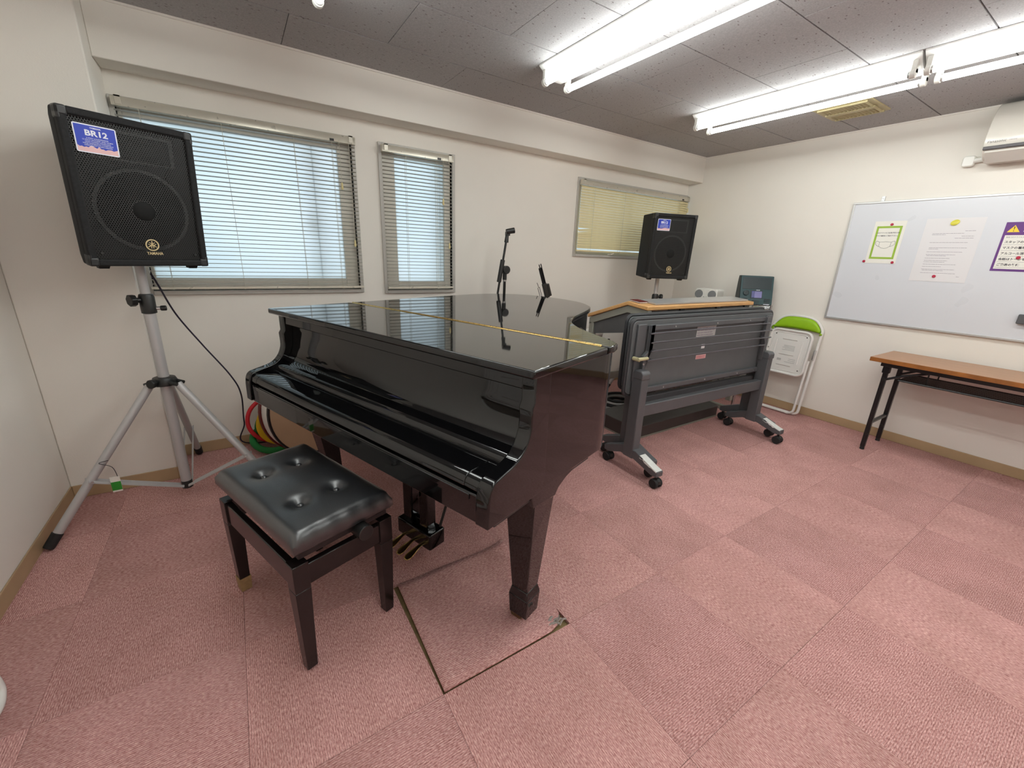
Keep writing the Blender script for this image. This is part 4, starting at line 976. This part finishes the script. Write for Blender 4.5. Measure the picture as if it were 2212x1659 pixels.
face('screen_bezel', -0.052, 0.056, 0.060, 0.140, M['teal_dark'], 0.004); sc_ = face('screen', -0.018, 0.050, 0.066, 0.130, M['lcd'], 0.0055); face('screen_dark', -0.044, -0.018, 0.066, 0.130, M['lcd_dark'], 0.0055)
b = B(); b.lathe([(0.026, 0.0), (0.025, -0.012), (0.018, -0.014), (0.001, -0.010)], (-0.095, 0, 0.110), 'y', 24); b.xf(Mf); b.build('dial', M['teal_dark'], pl, smooth=40)
for i, z in enumerate((0.05, 0.032, 0.014)):
    face('button', 0.075, 0.130, z, z+0.011, M['teal_dark'], 0.006); face('button', -0.135, -0.080, z, z+0.011, M['teal_dark'], 0.006)
    if i: face('button', -0.03, 0.03, z, z+0.011, M['teal_dark'], 0.006)
face('brand_plate', -0.004, 0.030, 0.139, 0.144, M['sticker_white'], 0.005); face('brand_plate', 0.070, 0.125, 0.003, 0.009, M['sticker_white'], 0.005)
ws = thing('desktop_speaker', 'small white desktop speaker with two grey round grilles', 'speaker', (3.04, 1.60, 0.9355), R(-84))
B().prism(rrect(-0.112, 0.112, 0.0, 0.105, 0.022), 'y', -0.055, 0.085).build('body', M['white_plastic'], ws, bevel=0.008, seg=3)
for x in (-0.068, 0.064): B().lathe([(0.040, 0), (0.039, -0.005), (0.001, -0.009)], (x, -0.055, 0.052), 'y', 30).build('grille', M['grille_grey'], ws, smooth=40)
for x in (-0.012, 0.012): B().cyl((x, -0.055, 0.025), (x, -0.061, 0.025), 0.004, n=10).build('knob', M['grille_grey'], ws)

# ------------------------------------------------------------------ folding chairs
def folding_chair():
    t = thing('folding_chair', '', 'chair', (0, 0, 0), 0, 'white folding chairs leaning on the walls')
    # local: x across, y towards the room, z up; leans back
    ln = R(6.0); ML = Matrix.Rotation(ln, 4, 'X'); hw = 0.198
    f = spline([(-hw, 0, 0.72), (-hw+0.004, 0, 0.775), (-hw+0.050, 0, 0.835), (-0.09, 0, 0.862), (0, 0, 0.868), (0.09, 0, 0.862), (hw-0.050, 0, 0.835), (hw-0.004, 0, 0.775), (hw, 0, 0.72)], 6)
    path = [(-hw+0.0, 0, 0.065), (-hw, 0, 0.40)]+[tuple(q) for q in f]+[(hw, 0, 0.40), (hw, 0, 0.065)]+[tuple(q) for q in spline([(hw, 0, 0.060), (hw-0.006, 0, 0.030), (hw-0.035, 0, 0.012), (hw-0.07, 0, 0.012)], 5)]+[(-hw+0.07, 0, 0.012)]+[tuple(q) for q in spline([(-hw+0.07, 0, 0.012), (-hw+0.035, 0, 0.012), (-hw+0.006, 0, 0.030), (-hw, 0, 0.060)], 5)]
    B().tube(path, 0.0115, 10, True).xf(ML).build('main_frame', M['chair_white'], t, smooth=60)
    hb = hw-0.026; p2 = [(-hb, 0.030, 0.50), (-hb, 0.030, 0.07)]+[tuple(q) for q in spline([(-hb, 0.030, 0.062), (-hb+0.006, 0.030, 0.034), (-hb+0.035, 0.030, 0.013), (-hb+0.07, 0.030, 0.013)], 5)]+[tuple(q) for q in spline([(hb-0.07, 0.030, 0.013), (hb-0.035, 0.030, 0.013), (hb-0.006, 0.030, 0.034), (hb, 0.030, 0.062)], 5)]+[(hb, 0.030, 0.50)]
    B().tube(p2, 0.0105, 10).xf(ML).build('rear_frame', M['chair_white'], t, smooth=60)
    b = B(); arc = [(q.x*0.955, q.z-0.006) for q in f]; n_ = len(arc); low_ = [(x, 0.742+0.016*(1-(x/hw)**2)) for x, z in arc]
    vs = []; fs = []; m_ = 5
    for i in range(n_):
        for k in range(m_+1):
            q = k/m_; z = low_[i][1]+(max(arc[i][1], low_[i][1]+0.001)-low_[i][1])*q; edge = min(1, 4*min(q, 1-q)+0.15)*min(1, 6*(1-abs(arc[i][0])/hw)+0.2)
            vs.append((arc[i][0], 0.006+0.012*edge, z))
    for i in range(n_-1):
        for k in range(m_): a_ = i*(m_+1)+k; fs.append((a_, a_+m_+1, a_+m_+2, a_+1))
    b.add(vs, fs); o = b.xf(ML).build('backrest', M['lime'], t, smooth=80); o.modifiers.new('thick', 'SOLIDIFY').thickness = 0.02
    # seat folded up: pressed steel underside
    b = B(); b.prism(rrect(-0.172, 0.172, 0.350, 0.742, 0.055, 7), 'y', 0.044, 0.066); se = b.xf(ML).build('seat', M['chair_white'], t, bevel=0.006, seg=3)
    b = B(); b.tube([(x, 0.070, z) for x, z in rrect(-0.166, 0.166, 0.356, 0.736, 0.052, 7)], 0.010, 8, True); b.xf(ML).build('seat_rim', M['chair_white'], se, smooth=60)
    b = B(); b.tube([(x, 0.066, z) for x, z in rrect(-0.142, 0.142, 0.380, 0.712, 0.040, 7)], 0.0035, 6, True)
    for z in (0.655, 0.520, 0.425): b.tube([(-0.06, 0.066, z), (0.06, 0.066, z)], 0.007, 6, flat=0.4)
    for x in (-0.105, 0.105): b.tube([(x, 0.066, 0.45), (x, 0.066, 0.65)], 0.006, 6, flat=0.4)
    b.xf(ML).build('pressed_ribs', M['chair_white'], se, smooth=60)
    for x in (-0.125, 0.125):
        for z in (0.400, 0.695): B().cyl((x, 0.064, z), (x, 0.0675, z), 0.005, n=10).xf(ML).build('bolt', M['black_plastic'], se)
    b = B()
    for z in (0.600, 0.590, 0.580, 0.570, 0.560): b.box(-0.055, 0.050-random.uniform(0, 0.03), 0.0660, 0.0668, z, z+0.004)
    for z in (0.485, 0.470, 0.455): b.box(-0.085, 0.0-random.uniform(0, 0.03), 0.0660, 0.0668, z, z+0.004)
    b.box(0.03, 0.065, 0.0660, 0.0668, 0.462, 0.482); tag(b.xf(ML).build('printed_label', M['print_grey'], se, smooth=None), kind='stuff')
    for x in (-1, 1): B().box(x*hw-0.006, x*hw+0.006, 0.0, 0.040, 0.515, 0.600).xf(ML).build('hinge_plate', M['steel'], t, bevel=0.002)
    return t
c1 = folding_chair(); c2 = copy_tree(c1)
# local +y must face -X for the right wall
c1.matrix_world = Matrix.Translation((3.198, 0.845, 0.0)) @ Matrix.Rotation(R(90), 4, 'Z'); c1['label'] = 'white folding chair with lime backrest leaning by the wire rack'
c2.matrix_world = Matrix.Translation((-1.612, 0.470, 0.0)) @ Matrix.Rotation(R(-90), 4, 'Z'); c2['label'] = 'white folding chair whose rounded foot shows at the lower left edge'
for ch in c2.children:
    if ch.name.startswith('backrest'): ch.data = ch.data.copy(); ch.data.materials[0] = M['cinder']

# ------------------------------------------------------------------ long folding table at the right wall
t = thing('folding_table', 'long brown topped folding table with black legs below the whiteboard', 'table', (2.818, 0.152, 0))
B().box(0.002, 0.455, -1.80, 0, 0.6755, 0.699).build('table_top', M['table_top'], t, bevel=0.002); B().box(-0.002, 0.457, -1.802, 0.002, 0.670, 0.6985).build('edge_band', M['table_edge'], t, bevel=0.002)
for x in (0.055, 0.405): B().box(x-0.015, x+0.015, -1.76, -0.055, 0.640, 0.670).build('apron_rail', M['black_satin'], t, bevel=0.002)
for yb in (-0.085, -1.715):
    sg = -1 if yb > -1 else 1
    for x in (0.085, 0.395):
        lg = B().box(x-0.0135, x+0.0135, yb-0.0135, yb+0.0135, 0.022, 0.655).build('leg', M['black_satin'], t, bevel=0.003)
        B().cyl((x, yb, 0), (x, yb, 0.03), 0.0145, 0.0125, n=14).build('leg_cap', M['rubber'], lg); B().box(x-0.019, x+0.016, yb-0.020, yb+0.020, 0.59, 0.665).build('leg_bracket', M['black_satin'], lg, bevel=0.003)
        B().cyl((x-0.019, yb, 0.128), (x-0.012, yb, 0.128), 0.012, n=12).build('stop_knob', M['black_plastic'], lg)
        B().cyl((x-0.019, yb, 0.548), (x-0.012, yb, 0.548), 0.012, n=12).build('stop_knob', M['black_plastic'], lg)
        B().tube([(x, yb, 0.540), (x, yb+sg*0.09, 0.588), (x, yb+sg*0.22, 0.640)], 0.0085, 8).build('brace', M['black_satin'], lg)
    B().box(0.085, 0.395, yb-0.010, yb+0.010, 0.205, 0.225).build('cross_bar', M['black_satin'], t, bevel=0.002); B().box(0.085, 0.395, yb-0.012, yb+0.012, 0.628, 0.652).build('cross_bar', M['black_satin'], t, bevel=0.002)
b = B(); b.tube([(0.090, -0.16, 0.555), (0.380, -0.16, 0.555), (0.380, -1.64, 0.555), (0.090, -1.64, 0.555)], 0.0065, 8, True); sh = b.build('under_shelf', M['black_satin'], t)
for k in range(9): x = 0.115+k*0.030; B().box(x-0.009, x+0.009, -1.64, -0.16, 0.553, 0.557).build('shelf_bar', M['black_satin'], sh)
for x in (0.10, 0.37):
    for y in (-0.30, -1.50): B().cyl((x, y, 0.555), (x, y, 0.645), 0.004, n=8).build('shelf_hanger', M['black_satin'], sh)

# ------------------------------------------------------------------ microphone stand and music stand behind the piano
m = thing('microphone_stand', 'black boom microphone stand with empty clip behind the piano', 'microphone stand', (0.868, 1.93, 0))
B().lathe([(0.13, 0.0), (0.13, 0.012), (0.02, 0.026), (0.012, 0.03)], n=28).build('base', M['black_satin'], m, smooth=40)
B().cyl((0, 0, 0.02), (0, 0, 1.10), 0.0105, n=14).build('mast', M['black_satin'], m); B().cyl((0, 0, 1.085), (0, 0, 1.098), 0.0125, n=14).build('chrome_ring', M['chrome'], m)
B().cyl((0, 0, 1.098), (0, 0, 1.150), 0.016, n=14).build('mast_grip', M['black_plastic'], m)
b = B(); b.cyl((0.006, -0.022, 1.172), (0.006, 0.022, 1.172), 0.031, n=18); b.box(-0.045, 0.0, -0.014, 0.014, 1.148, 1.198); b.build('swivel', M['black_plastic'], m, bevel=0.004)
B().cyl((-0.080, -0.004, 0.88), (0.004, -0.004, 1.40), 0.0085, n=12).build('boom', M['black_satin'], m); B().cyl((-0.053, -0.004, 1.08), (-0.024, -0.004, 1.245), 0.0175, n=12).build('boom_clamp', M['black_plastic'], m, bevel=0.003)
b = B(); b.cyl((0.002, -0.004, 1.370), (0.008, -0.004, 1.428), 0.0165, 0.013, n=12); b.cyl((-0.006, -0.01, 1.446), (0.054, -0.03, 1.458), 0.018, 0.021, n=14); b.box(-0.004, 0.026, -0.018, 0.008, 1.418, 1.446); b.build('microphone_clip', M['black_plastic'], m, bevel=0.002)
n_ = thing('music_stand', 'black folded music stand leaning over behind the piano tail', 'music stand', (1.30, 1.93, 0))
for k in range(3):
    a_ = R(90+120*k); B().cyl((0, 0, 0.30), (0.21*math.cos(a_), 0.21*math.sin(a_), 0.008), 0.006, n=8).build('leg', M['black_satin'], n_)
B().cyl((0, 0, 0.12), (0, 0, 0.97), 0.008, n=12).build('mast', M['black_satin'], n_)
Mn = Matrix.Translation((0.0, 0, 0.965)) @ Matrix.Rotation(R(-21), 4, 'Y')
def nb(nm, p0, p1, r): B().cyl(Mn @ Vector(p0), Mn @ Vector(p1), r, n=8).build(nm, M['black_satin'], n_)
B().box(-0.028, 0.008, -0.012, 0.012, -0.01, 0.115, Mn).build('desk_hinge', M['black_plastic'], n_, bevel=0.003)
B().box(0.010, 0.034, -0.010, 0.014, -0.005, 0.10, Mn).build('desk_clip', M['black_plastic'], n_, bevel=0.003)
for x in (-0.012, 0.006): nb('folded_arm', (x, 0, 0.08), (x-0.002, 0, 0.275), 0.0042); nb('folded_arm', (x-0.004, 0.008, 0.05), (x-0.004, 0.008, 0.245), 0.006)
for x in (-0.075, -0.058): nb('page_wire', (x, 0, -0.06), (x-0.004, 0, 0.105), 0.0022)
nb('page_wire', (-0.068, 0, 0.10), (-0.074, 0, 0.145), 0.0022)

# ------------------------------------------------------------------ drum and soft hoops on the floor behind the piano
Dn = Vector((0.42, -0.90, 0.06)).normalized(); Dx = Vector((0, 0, 1)).cross(Dn).normalized(); Dz = Dn.cross(Dx)
DM = Matrix(((Dx.x, Dz.x, Dn.x, -0.545), (Dx.y, Dz.y, Dn.y, 1.90), (Dx.z, Dz.z, Dn.z, 0.305), (0, 0, 0, 1)))
dr = thing('flat_drum', 'flat round drum with a tan skin standing behind the piano leg', 'drum', M=DM)
B().lathe([(0.292, -0.006), (0.292, 0.002), (0.001, 0.004)], n=56).build('skin', M['drum_skin'], dr); B().lathe([(0.292, -0.010), (0.303, -0.010), (0.303, 0.006), (0.292, 0.006)], n=56, ring=True).build('front_hoop', M['black_satin'], dr)
B().lathe([(0.293, -0.085), (0.296, -0.01)], n=56).build('shell', M['white_plastic'], dr); B().lathe([(0.292, -0.105), (0.303, -0.105), (0.303, -0.085), (0.292, -0.085)], n=56, ring=True).build('rear_hoop', M['drum_red'], dr)
def hoop(label, c, r, tr, mat, ax, wob=0.0):
    ax = Vector(ax).normalized(); a_ = ax.orthogonal().normalized(); b_ = ax.cross(a_)
    pts = [Vector(c)+a_*r*math.cos(q*PI/20)+b_*r*math.sin(q*PI/20)+ax*wob*math.sin(3*q*PI/20) for q in range(40)]
    lo = min(q.z for q in pts)-tr; pts = [q-Vector((0, 0, lo-0.001)) for q in pts] if c[2] is not None and lo < 0 else pts
    o = B().tube(pts, tr, 10, True).build('play_hoop', mat, smooth=80); tag(o, label, 'hoop', 'soft play hoops behind the piano'); return o
hoop('thin red hoop leaning outermost behind the piano leg', (-0.785, 2.105, 0.192), 0.142, 0.0125, M['red_foam'], (0.10, -0.95, 0.28))
hoop('yellow hoop leaning between the red hoop and the drum', (-0.748, 2.080, 0.172), 0.130, 0.0175, M['yellow_foam'], (0.42, -0.86, 0.22), 0.006)
hoop('thick green hoop tilted low over the carpet', (-0.795, 2.085, 0.050), 0.118, 0.021, M['green_foam'], (0.05, -0.40, 0.90))
hoop('thick green hoop leaning upright behind the red hoop', (-0.795, 2.150, 0.140), 0.092, 0.021, M['green_foam'], (0.55, -0.80, 0.10), 0.006)
